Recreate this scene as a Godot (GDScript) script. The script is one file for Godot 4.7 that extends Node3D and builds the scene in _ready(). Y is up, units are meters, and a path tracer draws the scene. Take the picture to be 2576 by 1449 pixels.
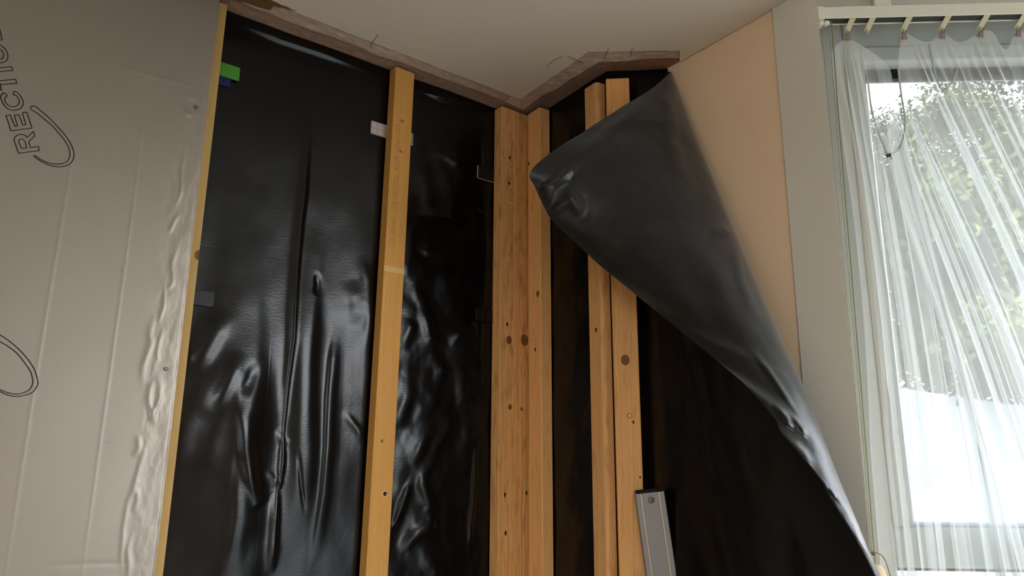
extends Node3D
# A stripped room corner: black membrane, timber battens, foam board on the left, a window with a sheer curtain on the right.
# Metres, y up, floor at 0, ceiling at 2.40; every wall is built in a frame of its own: x along the wall to the right, y up, z out into the room.

const CEIL := 2.40
const UP := Vector3(0, 1, 0)
const FOLD := [Vector3(0.3310, 2.3888, -1.3675), Vector3(0.3423, 2.3184, -1.3436), Vector3(0.3638, 2.1911, -1.3009), Vector3(0.3809, 2.0959, -1.2649), Vector3(0.3988, 1.9919, -1.2277), Vector3(0.4174, 1.8897, -1.1875), Vector3(0.4342, 1.7994, -1.1502), Vector3(0.4485, 1.7205, -1.1146), Vector3(0.4576, 1.6532, -1.0868), Vector3(0.4665, 1.5852, -1.0594), Vector3(0.4748, 1.5251, -1.0326), Vector3(0.4792, 1.4883, -1.0154), Vector3(0.4840, 1.4566, -0.9975), Vector3(0.4888, 1.4233, -0.9797), Vector3(0.4933, 1.3923, -0.9624)]
const FREE := [Vector3(0.3305, 2.3877, -1.3654), Vector3(0.2783, 2.3196, -1.3149), Vector3(0.2073, 2.2558, -1.2778), Vector3(0.1381, 2.1941, -1.2505), Vector3(0.0877, 2.1503, -1.2295), Vector3(0.0385, 2.1017, -1.2249), Vector3(0.0468, 2.0753, -1.2358), Vector3(0.0698, 2.0310, -1.2507), Vector3(0.0848, 2.0134, -1.2598), Vector3(0.1179, 1.9850, -1.2660), Vector3(0.1534, 1.9485, -1.2639), Vector3(0.1926, 1.9066, -1.2424), Vector3(0.2417, 1.8544, -1.2130), Vector3(0.2800, 1.8003, -1.1533), Vector3(0.3149, 1.7523, -1.1024), Vector3(0.3403, 1.7118, -1.0551), Vector3(0.3697, 1.6620, -1.0251), Vector3(0.3741, 1.6408, -1.0124), Vector3(0.3912, 1.6131, -0.9970), Vector3(0.4108, 1.5799, -0.9839), Vector3(0.4160, 1.5625, -0.9775), Vector3(0.4255, 1.5382, -0.9685), Vector3(0.4428, 1.4962, -0.9543), Vector3(0.4530, 1.4651, -0.9458), Vector3(0.4624, 1.4328, -0.9325), Vector3(0.4717, 1.4013, -0.9241)]
const FOLDS_LEFT := [
	[[Vector2(-0.5512, 2.3932), Vector2(-0.5500, 2.3157), Vector2(-0.5546, 2.1720), Vector2(-0.5545, 2.0914), Vector2(-0.5577, 2.0276), Vector2(-0.5587, 1.9052), Vector2(-0.5569, 1.8095), Vector2(-0.5605, 1.7305), Vector2(-0.5606, 1.6745), Vector2(-0.5611, 1.6435)], 4.0, 11.25, 7.5],
	[[Vector2(-0.5610, 1.6333), Vector2(-0.5593, 1.5926), Vector2(-0.5609, 1.5491)], 3.2, 6.25, 6.25],
	[[Vector2(-0.5646, 1.5692), Vector2(-0.5654, 1.5001), Vector2(-0.5648, 1.4485), Vector2(-0.5649, 1.3978)], 5.6000000000000005, 11.25, 7.5],
	[[Vector2(-0.5924, 1.5796), Vector2(-0.5701, 1.5593), Vector2(-0.5487, 1.5555)], 1.6, 6.25, 6.25],
	[[Vector2(-0.5772, 1.6500), Vector2(-0.5628, 1.6278), Vector2(-0.5479, 1.6211)], 1.6, 6.25, 6.25],
	[[Vector2(-0.6373, 2.0416), Vector2(-0.6426, 1.9512), Vector2(-0.6437, 1.8644), Vector2(-0.6388, 1.7669), Vector2(-0.6384, 1.6921), Vector2(-0.6329, 1.5673), Vector2(-0.6238, 1.4039)], 11.200000000000001, 60.0, 37.5],
	[[Vector2(-0.6362, 1.7124), Vector2(-0.6401, 1.6653), Vector2(-0.6316, 1.6127), Vector2(-0.6170, 1.5669), Vector2(-0.5982, 1.5262), Vector2(-0.5899, 1.5155)], 7.2, 10.0, 16.25],
	[[Vector2(-0.6318, 1.5996), Vector2(-0.6331, 1.5544), Vector2(-0.6325, 1.5036), Vector2(-0.6346, 1.4539), Vector2(-0.6394, 1.3814)], 4.800000000000001, 12.5, 22.5],
	[[Vector2(-0.6134, 1.5474), Vector2(-0.5996, 1.5019), Vector2(-0.5886, 1.4503), Vector2(-0.5890, 1.3756)], 3.2, 22.5, 27.5],
	[[Vector2(-0.5227, 2.0347), Vector2(-0.5263, 1.9713), Vector2(-0.5316, 1.8789), Vector2(-0.5317, 1.8046), Vector2(-0.5268, 1.7039), Vector2(-0.5193, 1.5991), Vector2(-0.5194, 1.4976), Vector2(-0.5189, 1.3931)], 8.8, 25.0, 23.75],
	[[Vector2(-0.5196, 1.9415), Vector2(-0.5159, 1.9113), Vector2(-0.5209, 1.8916)], -3.2, 6.25, 7.5],
	[[Vector2(-0.4724, 1.8558), Vector2(-0.4759, 1.8099), Vector2(-0.4780, 1.7797), Vector2(-0.4803, 1.7060), Vector2(-0.4778, 1.6201), Vector2(-0.4799, 1.5365), Vector2(-0.4872, 1.4557), Vector2(-0.4937, 1.3905)], 4.800000000000001, 6.25, 15.0],
	[[Vector2(-0.4510, 1.9365), Vector2(-0.4315, 1.8918), Vector2(-0.4326, 1.8370)], 3.2, 17.5, 17.5],
	[[Vector2(-0.4327, 1.9875), Vector2(-0.4173, 1.9416), Vector2(-0.4044, 1.8636), Vector2(-0.4044, 1.7856)], 3.2, 12.5, 15.0],
	[[Vector2(-0.7208, 2.3858), Vector2(-0.6733, 2.3868), Vector2(-0.6233, 2.3837), Vector2(-0.5548, 2.3848), Vector2(-0.4864, 2.3845), Vector2(-0.3997, 2.3817)], 4.800000000000001, 6.25, 6.25],
	[[Vector2(-0.3268, 2.3824), Vector2(-0.2653, 2.3798), Vector2(-0.1899, 2.3817), Vector2(-0.1195, 2.3868)], 4.800000000000001, 5.0, 5.0],
	[[Vector2(-0.6734, 1.8535), Vector2(-0.6926, 1.8099), Vector2(-0.7136, 1.7609), Vector2(-0.7284, 1.7206)], 5.6000000000000005, 17.5, 17.5],
	[[Vector2(-0.6501, 1.7797), Vector2(-0.6604, 1.7448), Vector2(-0.6789, 1.6970), Vector2(-0.6924, 1.6703)], 4.0, 12.5, 12.5],
	[[Vector2(-0.6821, 1.6968), Vector2(-0.6950, 1.6317), Vector2(-0.6952, 1.5686)], 4.0, 27.5, 27.5],
	[[Vector2(-0.6215, 1.7648), Vector2(-0.6319, 1.7263), Vector2(-0.6430, 1.6986)], -3.2, 10.0, 10.0],
	[[Vector2(-0.4522, 1.6853), Vector2(-0.4177, 1.6496), Vector2(-0.4042, 1.6278)], 2.4000000000000004, 7.5, 7.5],
	[[Vector2(-0.5355, 1.6198), Vector2(-0.5232, 1.5514), Vector2(-0.5099, 1.4971)], -1.6, 3.75, 3.75],
	[[Vector2(-0.3154, 2.1013), Vector2(-0.2661, 2.1002), Vector2(-0.2045, 2.1030), Vector2(-0.1619, 2.1154)], 3.9200000000000004, 11.25, 11.25],
	[[Vector2(-0.3125, 2.0323), Vector2(-0.2632, 2.0168), Vector2(-0.2022, 2.0184)], 3.9200000000000004, 11.25, 11.25],
	[[Vector2(-0.3016, 2.2502), Vector2(-0.2402, 2.2483), Vector2(-0.2081, 2.2380), Vector2(-0.1840, 2.2252)], 2.5600000000000005, 12.5, 12.5],
	[[Vector2(-0.3192, 1.9648), Vector2(-0.2886, 1.9103), Vector2(-0.2619, 1.8382), Vector2(-0.2700, 1.7963)], 3.28, 15.0, 15.0],
	[[Vector2(-0.3305, 1.7995), Vector2(-0.3144, 1.8494), Vector2(-0.3108, 1.8744)], 3.28, 12.5, 12.5],
	[[Vector2(-0.2661, 1.8213), Vector2(-0.2354, 1.7743), Vector2(-0.2525, 1.7083), Vector2(-0.2793, 1.6678)], 3.28, 17.5, 12.5],
	[[Vector2(-0.3008, 1.7458), Vector2(-0.3253, 1.6821), Vector2(-0.3328, 1.6512)], 3.28, 15.0, 15.0],
	[[Vector2(-0.2172, 1.8257), Vector2(-0.1878, 1.8626), Vector2(-0.1571, 1.8920)], 3.28, 11.25, 11.25],
	[[Vector2(-0.2416, 1.6688), Vector2(-0.2775, 1.6211), Vector2(-0.3028, 1.5755)], 3.28, 12.5, 12.5],
	[[Vector2(-0.1935, 1.6944), Vector2(-0.2310, 1.6372), Vector2(-0.2575, 1.5825), Vector2(-0.2932, 1.5602)], 3.28, 17.5, 12.5],
	[[Vector2(-0.2979, 1.5641), Vector2(-0.3098, 1.5308), Vector2(-0.3253, 1.4874), Vector2(-0.3365, 1.4521)], 4.5600000000000005, 6.25, 11.25],
	[[Vector2(-0.2624, 1.5903), Vector2(-0.2745, 1.5447), Vector2(-0.2548, 1.5062), Vector2(-0.2629, 1.4766)], 3.28, 11.25, 11.25],
	[[Vector2(-0.3306, 1.4160), Vector2(-0.2887, 1.4488), Vector2(-0.2534, 1.4687), Vector2(-0.2357, 1.4902)], 3.9200000000000004, 12.5, 12.5],
	[[Vector2(-0.2789, 1.4262), Vector2(-0.2414, 1.3865), Vector2(-0.2222, 1.3627)], 3.28, 15.0, 15.0],
	[[Vector2(-0.1365, 1.6507), Vector2(-0.1459, 1.6056), Vector2(-0.1475, 1.5332), Vector2(-0.1538, 1.4550), Vector2(-0.1555, 1.3559)], 3.28, 5.0, 6.25],
	[[Vector2(-0.1357, 2.1892), Vector2(-0.1265, 2.1151), Vector2(-0.1275, 2.0403), Vector2(-0.1321, 1.9305), Vector2(-0.1345, 1.8245), Vector2(-0.1379, 1.7216)], 2.5600000000000005, 5.0, 6.25],
	[[Vector2(-0.1303, 2.3373), Vector2(-0.1340, 2.2867), Vector2(-0.1281, 2.2102)], 2.5600000000000005, 5.0, 6.25],
	[[Vector2(-0.1735, 2.1475), Vector2(-0.1402, 2.1330), Vector2(-0.1065, 2.1335)], 2.5600000000000005, 5.0, 5.0],
	[[Vector2(-0.1969, 1.8191), Vector2(-0.1795, 1.7363), Vector2(-0.1728, 1.6705)], 3.28, 20.0, 15.0],
]
const FOLDS_FLAP := [
	[[Vector2(0.2915, 2.3179), Vector2(0.2380, 2.2467), Vector2(0.1910, 2.2016), Vector2(0.1389, 2.1377), Vector2(0.1119, 2.1093)], 6.0, 13.5],
	[[Vector2(0.1389, 2.1362), Vector2(0.1004, 2.0941), Vector2(0.0718, 2.0759), Vector2(0.0519, 2.0617)], 9.0, 7.2],
	[[Vector2(0.1097, 2.1150), Vector2(0.1169, 2.1008), Vector2(0.1148, 2.0766)], -6.0, 4.5],
	[[Vector2(0.0790, 2.0795), Vector2(0.0683, 2.0689), Vector2(0.0736, 2.0418)], 7.5, 6.3],
	[[Vector2(0.1019, 2.0765), Vector2(0.1189, 2.0499), Vector2(0.1335, 2.0152)], 9.0, 9.0],
	[[Vector2(0.0688, 2.0248), Vector2(0.0938, 2.0427), Vector2(0.1189, 2.0534)], 6.0, 5.4],
	[[Vector2(0.1368, 1.9575), Vector2(0.1649, 1.9497), Vector2(0.1911, 1.9459)], 4.5, 7.2],
	[[Vector2(0.3314, 2.3399), Vector2(0.3135, 2.2843), Vector2(0.3077, 2.1796), Vector2(0.3201, 2.0492)], 7.5, 16.2],
	[[Vector2(0.3918, 1.9991), Vector2(0.3722, 1.9936), Vector2(0.3496, 1.9780)], 6.0, 8.1],
	[[Vector2(0.3941, 1.9806), Vector2(0.3868, 1.8966), Vector2(0.4029, 1.8015)], 6.0, 9.0],
	[[Vector2(0.3792, 1.7809), Vector2(0.3951, 1.7402), Vector2(0.4086, 1.7033), Vector2(0.4219, 1.6658)], 9.0, 5.4],
	[[Vector2(0.3820, 1.6901), Vector2(0.3938, 1.6678), Vector2(0.3928, 1.6479)], 9.0, 7.2],
	[[Vector2(0.4058, 1.6738), Vector2(0.4160, 1.6566), Vector2(0.4211, 1.6403)], 7.5, 5.4],
	[[Vector2(0.3755, 1.6396), Vector2(0.4014, 1.6185), Vector2(0.4097, 1.5928)], 7.5, 9.0],
	[[Vector2(0.3922, 1.5825), Vector2(0.4097, 1.5728), Vector2(0.4275, 1.5749)], 6.0, 7.2],
	[[Vector2(0.3131, 1.9486), Vector2(0.3303, 1.8503), Vector2(0.3576, 1.7650)], -7.5, 23.400000000000002],
	[[Vector2(0.4139, 1.5631), Vector2(0.4297, 1.5676), Vector2(0.4365, 1.5626)], 4.5, 4.5],
]
const LOGO := [
	[[Vector2(-1.0018, 2.0281), Vector2(-0.9780, 2.0390), Vector2(-0.9799, 2.0449), Vector2(-0.9889, 2.0406), Vector2(-0.9923, 2.0490), Vector2(-0.9860, 2.0599), Vector2(-0.9888, 2.0659), Vector2(-0.9951, 2.0546), Vector2(-0.9975, 2.0573), Vector2(-1.0019, 2.0576), Vector2(-1.0067, 2.0551), Vector2(-1.0097, 2.0501), Vector2(-1.0094, 2.0455)], 2],
	[[Vector2(-0.9995, 2.0361), Vector2(-0.9934, 2.0389), Vector2(-0.9966, 2.0478), Vector2(-0.9996, 2.0507), Vector2(-1.0031, 2.0497), Vector2(-1.0044, 2.0467), Vector2(-1.0034, 2.0444)], 2],
	[[Vector2(-1.0149, 2.0592), Vector2(-0.9910, 2.0706), Vector2(-1.0003, 2.0930), Vector2(-1.0052, 2.0903), Vector2(-0.9990, 2.0739), Vector2(-1.0023, 2.0718), Vector2(-1.0091, 2.0864), Vector2(-1.0143, 2.0839), Vector2(-1.0083, 2.0689), Vector2(-1.0113, 2.0672), Vector2(-1.0188, 2.0827), Vector2(-1.0237, 2.0804)], 0],
	[[Vector2(-1.0194, 2.1142), Vector2(-1.0189, 2.1195), Vector2(-1.0157, 2.1194), Vector2(-1.0105, 2.1150), Vector2(-1.0066, 2.1078), Vector2(-1.0065, 2.1002), Vector2(-1.0096, 2.0950), Vector2(-1.0161, 2.0911), Vector2(-1.0237, 2.0917), Vector2(-1.0300, 2.0984), Vector2(-1.0333, 2.1058), Vector2(-1.0323, 2.1113), Vector2(-1.0303, 2.1138), Vector2(-1.0262, 2.1106), Vector2(-1.0281, 2.1073), Vector2(-1.0280, 2.1028), Vector2(-1.0251, 2.0981), Vector2(-1.0196, 2.0957), Vector2(-1.0144, 2.0977), Vector2(-1.0112, 2.1029), Vector2(-1.0117, 2.1085), Vector2(-1.0150, 2.1135), Vector2(-1.0173, 2.1147)], 1],
	[[Vector2(-1.0569, 2.1177), Vector2(-1.0366, 2.1246), Vector2(-1.0175, 2.1331), Vector2(-1.0197, 2.1390), Vector2(-1.0374, 2.1304), Vector2(-1.0574, 2.1213)], 0],
	[[Vector2(-1.0553, 2.1375), Vector2(-1.0392, 2.1443), Vector2(-1.0248, 2.1510), Vector2(-1.0268, 2.1565), Vector2(-1.0400, 2.1502), Vector2(-1.0574, 2.1424)], 0],
	[[Vector2(-1.0428, 2.1278), Vector2(-1.0415, 2.1182), Vector2(-1.0336, 2.1165), Vector2(-1.0369, 2.1264)], 0],
	[[Vector2(-1.0523, 2.1780), Vector2(-1.0473, 2.1837), Vector2(-1.0430, 2.1842), Vector2(-1.0375, 2.1805), Vector2(-1.0338, 2.1737), Vector2(-1.0332, 2.1665), Vector2(-1.0357, 2.1610), Vector2(-1.0410, 2.1575), Vector2(-1.0496, 2.1582)], 1],
	[[Vector2(-1.0502, 2.1734), Vector2(-1.0466, 2.1782), Vector2(-1.0430, 2.1784), Vector2(-1.0396, 2.1742), Vector2(-1.0382, 2.1697), Vector2(-1.0394, 2.1650), Vector2(-1.0431, 2.1625), Vector2(-1.0489, 2.1631)], 1],
	[[Vector2(-1.0522, 2.1881), Vector2(-1.0431, 2.1935), Vector2(-1.0475, 2.2074), Vector2(-1.0520, 2.2193)], 0],
	[[Vector2(-0.9967, 2.0999), Vector2(-0.9929, 2.1053), Vector2(-0.9852, 2.1012), Vector2(-0.9736, 2.0932), Vector2(-0.9616, 2.0832), Vector2(-0.9493, 2.0712), Vector2(-0.9403, 2.0592), Vector2(-0.9351, 2.0470), Vector2(-0.9348, 2.0361), Vector2(-0.9385, 2.0282), Vector2(-0.9450, 2.0227), Vector2(-0.9524, 2.0202), Vector2(-0.9614, 2.0196), Vector2(-0.9708, 2.0220), Vector2(-0.9787, 2.0256), Vector2(-0.9833, 2.0289), Vector2(-0.9813, 2.0298), Vector2(-0.9742, 2.0257), Vector2(-0.9649, 2.0232), Vector2(-0.9558, 2.0237), Vector2(-0.9470, 2.0267), Vector2(-0.9415, 2.0328), Vector2(-0.9397, 2.0409), Vector2(-0.9414, 2.0501), Vector2(-0.9463, 2.0595), Vector2(-0.9536, 2.0681), Vector2(-0.9658, 2.0800), Vector2(-0.9775, 2.0885), Vector2(-0.9874, 2.0951)], 1],
	[[Vector2(-0.9957, 1.7691), Vector2(-0.9893, 1.7652), Vector2(-0.9779, 1.7580), Vector2(-0.9643, 1.7464), Vector2(-0.9519, 1.7328), Vector2(-0.9427, 1.7187), Vector2(-0.9379, 1.7045), Vector2(-0.9376, 1.7001), Vector2(-0.9393, 1.6945), Vector2(-0.9419, 1.6900), Vector2(-0.9484, 1.6859), Vector2(-0.9588, 1.6832), Vector2(-0.9696, 1.6843), Vector2(-0.9792, 1.6887), Vector2(-0.9885, 1.6919), Vector2(-0.9889, 1.6951), Vector2(-0.9796, 1.6913), Vector2(-0.9701, 1.6875), Vector2(-0.9593, 1.6864), Vector2(-0.9504, 1.6896), Vector2(-0.9455, 1.6942), Vector2(-0.9439, 1.6998), Vector2(-0.9436, 1.7042), Vector2(-0.9475, 1.7166), Vector2(-0.9559, 1.7288), Vector2(-0.9667, 1.7417), Vector2(-0.9785, 1.7507), Vector2(-0.9881, 1.7562), Vector2(-0.9947, 1.7610)], 1],
]

# ---------------------------------------------------------------- mesh collecting
class MB:
	var v := PackedVector3Array()
	var n := PackedVector3Array()
	var t := PackedVector2Array()
	var c := PackedColorArray()
	var ix := PackedInt32Array()
	var colored := false

	func vert(p: Vector3, nn: Vector3, uv := Vector2.ZERO, col := Color.WHITE) -> int:
		v.append(p); n.append(nn); t.append(uv); c.append(col)
		return v.size() - 1

	func face(a: int, b: int, d: int) -> void:
		var g := (v[b] - v[a]).cross(v[d] - v[a])
		if g.dot(n[a] + n[b] + n[d]) > 0.0:
			ix.append(a); ix.append(d); ix.append(b)
		else:
			ix.append(a); ix.append(b); ix.append(d)

	func flat(pts: Array, out: Vector3, uvs := []) -> void:
		var nn: Vector3 = (pts[1] - pts[0]).cross(pts[2] - pts[0])
		if nn.length() < 1e-14:
			nn = (pts[2] - pts[0]).cross(pts[pts.size() - 1] - pts[0])
		nn = nn.normalized()
		if nn.dot(out) < 0.0:
			nn = -nn
		var first := v.size()
		for i in pts.size():
			vert(pts[i], nn, uvs[i] if i < uvs.size() else Vector2.ZERO)
		for i in range(1, pts.size() - 1):
			face(first, first + i, first + i + 1)

	func box(lo: Vector3, hi: Vector3, bevel := 0.0, xf := Transform3D()) -> void:
		var m := (lo + hi) * 0.5
		var h := (hi - lo) * 0.5
		var b := minf(bevel, minf(h.x, minf(h.y, h.z)) * 0.9)
		var corner := func(s: Vector3, axis: int) -> Vector3:
			var q := h - Vector3(b, b, b)
			q[axis] = h[axis]
			return xf * (m + q * s)
		var mid := xf * m
		for axis in 3:
			var o1 := (axis + 1) % 3
			var o2 := (axis + 2) % 3
			for s in [-1.0, 1.0]:
				var pts := []
				for k in [[-1, -1], [1, -1], [1, 1], [-1, 1]]:
					var sg := Vector3.ZERO
					sg[axis] = s; sg[o1] = k[0]; sg[o2] = k[1]
					pts.append(corner.call(sg, axis))
				flat(pts, (pts[0] + pts[2]) * 0.5 - mid)
				if b > 0.0:
					for s2 in [-1.0, 1.0]:
						var e := []
						for k in [[-1, axis], [1, axis], [1, o1], [-1, o1]]:
							var sg := Vector3.ZERO
							sg[axis] = s; sg[o1] = s2; sg[o2] = k[0]
							e.append(corner.call(sg, k[1]))
						flat(e, (e[0] + e[2]) * 0.5 - mid)
		if b > 0.0:
			for x in [-1.0, 1.0]:
				for y in [-1.0, 1.0]:
					for z in [-1.0, 1.0]:
						var sg := Vector3(x, y, z)
						var p := [corner.call(sg, 0), corner.call(sg, 1), corner.call(sg, 2)]
						flat(p, (p[0] + p[1] + p[2]) / 3.0 - mid)

	# a smooth sheet of nu x nv points; out tells which side its normals look
	func grid(pts: PackedVector3Array, nu: int, nv: int, out: Vector3, uvs := PackedVector2Array(), cols := PackedColorArray()) -> void:
		var first := v.size()
		for j in nv:
			for i in nu:
				var a := pts[j * nu + mini(i + 1, nu - 1)] - pts[j * nu + maxi(i - 1, 0)]
				var b := pts[mini(j + 1, nv - 1) * nu + i] - pts[maxi(j - 1, 0) * nu + i]
				var nn := a.cross(b)
				nn = nn.normalized() if nn.length() > 1e-16 else out
				if nn.dot(out) < 0.0:
					nn = -nn
				var k := j * nu + i
				vert(pts[k], nn, uvs[k] if k < uvs.size() else Vector2.ZERO, cols[k] if k < cols.size() else Color.WHITE)
		for j in nv - 1:
			for i in nu - 1:
				var k := first + j * nu + i
				face(k, k + 1, k + nu + 1)
				face(k, k + nu + 1, k + nu)

	func tube(path: Array, r: float, sides := 8, flat_to := Vector3.ZERO, squash := 1.0) -> void:
		var first := v.size()
		for i in path.size():
			var d: Vector3 = (path[mini(i + 1, path.size() - 1)] - path[maxi(i - 1, 0)]).normalized()
			var s := d.cross(flat_to if flat_to != Vector3.ZERO else (Vector3.UP if absf(d.y) < 0.9 else Vector3.RIGHT)).normalized()
			var w := s.cross(d).normalized()
			for k in sides:
				var a := TAU * k / sides
				var dir := s * cos(a) + w * sin(a) * squash
				vert(path[i] + dir * r, (s * cos(a) * squash + w * sin(a)).normalized())
		for i in path.size() - 1:
			for k in sides:
				var a := first + i * sides + k
				var b := first + i * sides + (k + 1) % sides
				face(a, b, b + sides)
				face(a, b + sides, a + sides)
		for e in [0, path.size() - 1]:
			var ring := []
			for k in sides:
				ring.append(v[first + e * sides + k])
			flat(ring, path[e] - path[1 if e == 0 else path.size() - 2])

	# a round thing turned about an axis: profile of (radius, height)
	func lathe(profile: Array, at: Vector3, axis: Vector3, sides := 20) -> void:
		var s := axis.cross(Vector3.UP if absf(axis.y) < 0.9 else Vector3.RIGHT).normalized()
		var w := axis.cross(s).normalized()
		for i in profile.size() - 1:
			var a: Vector2 = profile[i]
			var b: Vector2 = profile[i + 1]
			var along := b - a
			var first := v.size()
			for k in sides + 1:
				var g := TAU * k / sides
				var dir := s * cos(g) + w * sin(g)
				var nn := (dir * along.y - axis * along.x).normalized()
				vert(at + dir * a.x + axis * a.y, nn)
				vert(at + dir * b.x + axis * b.y, nn)
			for k in sides:
				var q := first + k * 2
				if a.x > 0.0:
					face(q, q + 2, q + 1)
				if b.x > 0.0:
					face(q + 2, q + 3, q + 1)

	# a right prism over a polygon (triangulated) in x and z between two heights
	func prism(poly: PackedVector2Array, y0: float, y1: float) -> void:
		var tri := Geometry2D.triangulate_polygon(poly)
		for side in [[y0, Vector3.DOWN], [y1, Vector3.UP]]:
			var first := v.size()
			for p in poly:
				vert(Vector3(p.x, side[0], p.y), side[1])
			for i in range(0, tri.size(), 3):
				face(first + tri[i], first + tri[i + 1], first + tri[i + 2])
		var sgn := -1.0 if Geometry2D.is_polygon_clockwise(poly) else 1.0
		for i in poly.size():
			var a := poly[i]
			var b := poly[(i + 1) % poly.size()]
			var o := Vector3(b.y - a.y, 0, a.x - b.x) * sgn
			flat([Vector3(a.x, y0, a.y), Vector3(b.x, y0, b.y), Vector3(b.x, y1, b.y), Vector3(a.x, y1, a.y)], o)

	func mesh() -> ArrayMesh:
		var arr := []
		arr.resize(Mesh.ARRAY_MAX)
		arr[Mesh.ARRAY_VERTEX] = v
		arr[Mesh.ARRAY_NORMAL] = n
		arr[Mesh.ARRAY_TEX_UV] = t
		if colored:
			arr[Mesh.ARRAY_COLOR] = c
		arr[Mesh.ARRAY_INDEX] = ix
		var m := ArrayMesh.new()
		m.add_surface_from_arrays(Mesh.PRIMITIVE_TRIANGLES, arr)
		return m

# ---------------------------------------------------------------- things and parts
var FA: Transform3D   # wall behind the battens on the left
var FB: Transform3D   # short return wall right of the corner
var FC: Transform3D   # narrow angled face
var FD: Transform3D   # peach wall
var FE: Transform3D   # window wall
var rng := RandomNumberGenerator.new()
var noise_a := FastNoiseLite.new()
var noise_b := FastNoiseLite.new()

func frame(x: float, z: float, dir: Vector2) -> Transform3D:
	return Transform3D(Basis(Vector3(dir.x, 0, dir.y), UP, Vector3(-dir.y, 0, dir.x)), Vector3(x, 0, z))

func thing(called: String, label: String, category: String, xf := Transform3D(), group := "") -> Node3D:
	var o := Node3D.new()
	o.name = called
	o.transform = xf
	add_child(o, true)
	return tag(o, label, category, group)

func tag(o: Node3D, label: String, category: String, group := "") -> Node3D:
	o.set_meta("label", label)
	o.set_meta("category", category)
	if group:
		o.set_meta("group", group)
	return o

func part(parent: Node, called: String, b: MB, m: Material) -> MeshInstance3D:
	var o := MeshInstance3D.new()
	o.name = called
	o.mesh = b.mesh()
	o.material_override = m
	parent.add_child(o, true)
	return o

func struct(called: String, b: MB, m: Material, label: String, xf := Transform3D()) -> MeshInstance3D:
	var o := part(self, called, b, m)
	o.transform = xf
	o.set_meta("kind", "structure")
	o.set_meta("label", label)
	return o

func mat(called: String, col: Color, rough := 0.7, spec := 0.5, metal := 0.0) -> StandardMaterial3D:
	var m := StandardMaterial3D.new()
	m.resource_name = called
	m.albedo_color = col
	m.roughness = rough
	m.metallic = metal
	m.metallic_specular = spec
	return m

func noise_tex(seed_: int, freq: float, size := 512, octaves := 4) -> NoiseTexture2D:
	var f := FastNoiseLite.new()
	f.seed = seed_
	f.noise_type = FastNoiseLite.TYPE_SIMPLEX_SMOOTH
	f.frequency = freq
	f.fractal_octaves = octaves
	var nt := NoiseTexture2D.new()
	nt.width = size
	nt.height = size
	nt.seamless = true
	nt.noise = f
	return nt

func bumpy(m: StandardMaterial3D, tex: Texture2D, cm: float, per_metre: float) -> StandardMaterial3D:
	m.heightmap_enabled = true
	m.heightmap_texture = tex
	m.heightmap_scale = cm
	m.uv1_triplanar = true
	m.uv1_world_triplanar = true
	m.uv1_scale = Vector3(per_metre, per_metre, per_metre)
	return m

func smooth_path(pts: Array, steps: int, closed := false) -> Array:
	var out := []
	var k := pts.size()
	for i in (k if closed else k - 1):
		var p0 = pts[(i - 1 + k) % k] if closed or i > 0 else pts[0]
		var p1 = pts[i]
		var p2 = pts[(i + 1) % k]
		var p3 = pts[(i + 2) % k] if closed or i + 2 < k else pts[k - 1]
		for s in steps:
			out.append(p1.cubic_interpolate(p2, p0, p3, float(s) / steps))
	if not closed:
		out.append(pts[k - 1])
	return out

func along(pts: Array, f: float) -> Variant:   # a point of a list of points, f from 0 to 1
	var x := clampf(f, 0.0, 1.0) * (pts.size() - 1)
	var i := mini(int(x), pts.size() - 2)
	return pts[i].lerp(pts[i + 1], x - i)

# height that one crease adds at q: a crease is [points, height in mm, half width left in mm, half width right in mm]
class Crease:
	var p := PackedVector2Array()
	var h := 0.0
	var l := 0.01
	var r := 0.01
	var lo: Vector2
	var hi: Vector2
	func _init(pts: Array, mm: float, left: float, right: float) -> void:
		for q in pts:
			p.append(q)
		h = mm * 0.001
		l = left * 0.001
		r = right * 0.001
		lo = p[0]
		hi = p[0]
		var reach := maxf(l, r) * 2.6
		for q in p:
			lo = lo.min(q)
			hi = hi.max(q)
		lo -= Vector2(reach, reach)
		hi += Vector2(reach, reach)
	func at(q: Vector2) -> float:
		if q.x < lo.x or q.y < lo.y or q.x > hi.x or q.y > hi.y:
			return 0.0
		var best := 1e9
		var where := 0.0
		var side := 1.0
		for i in p.size() - 1:
			var d := p[i + 1] - p[i]
			var w := q - p[i]
			var k := clampf(w.dot(d) / d.length_squared(), 0.0, 1.0)
			var g := (w - d * k).length_squared()
			if g < best:
				best = g
				where = (i + k) / (p.size() - 1)
				side = d.cross(w)
		var width := l if side < 0.0 else r
		var taper := minf(1.0, minf(where, 1.0 - where) * 2.6)
		taper = taper * taper * (3.0 - 2.0 * taper)
		var x := sqrt(best) / width
		return h * taper / (1.0 + x * x * (0.6 + 0.9 * x * x))

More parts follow.
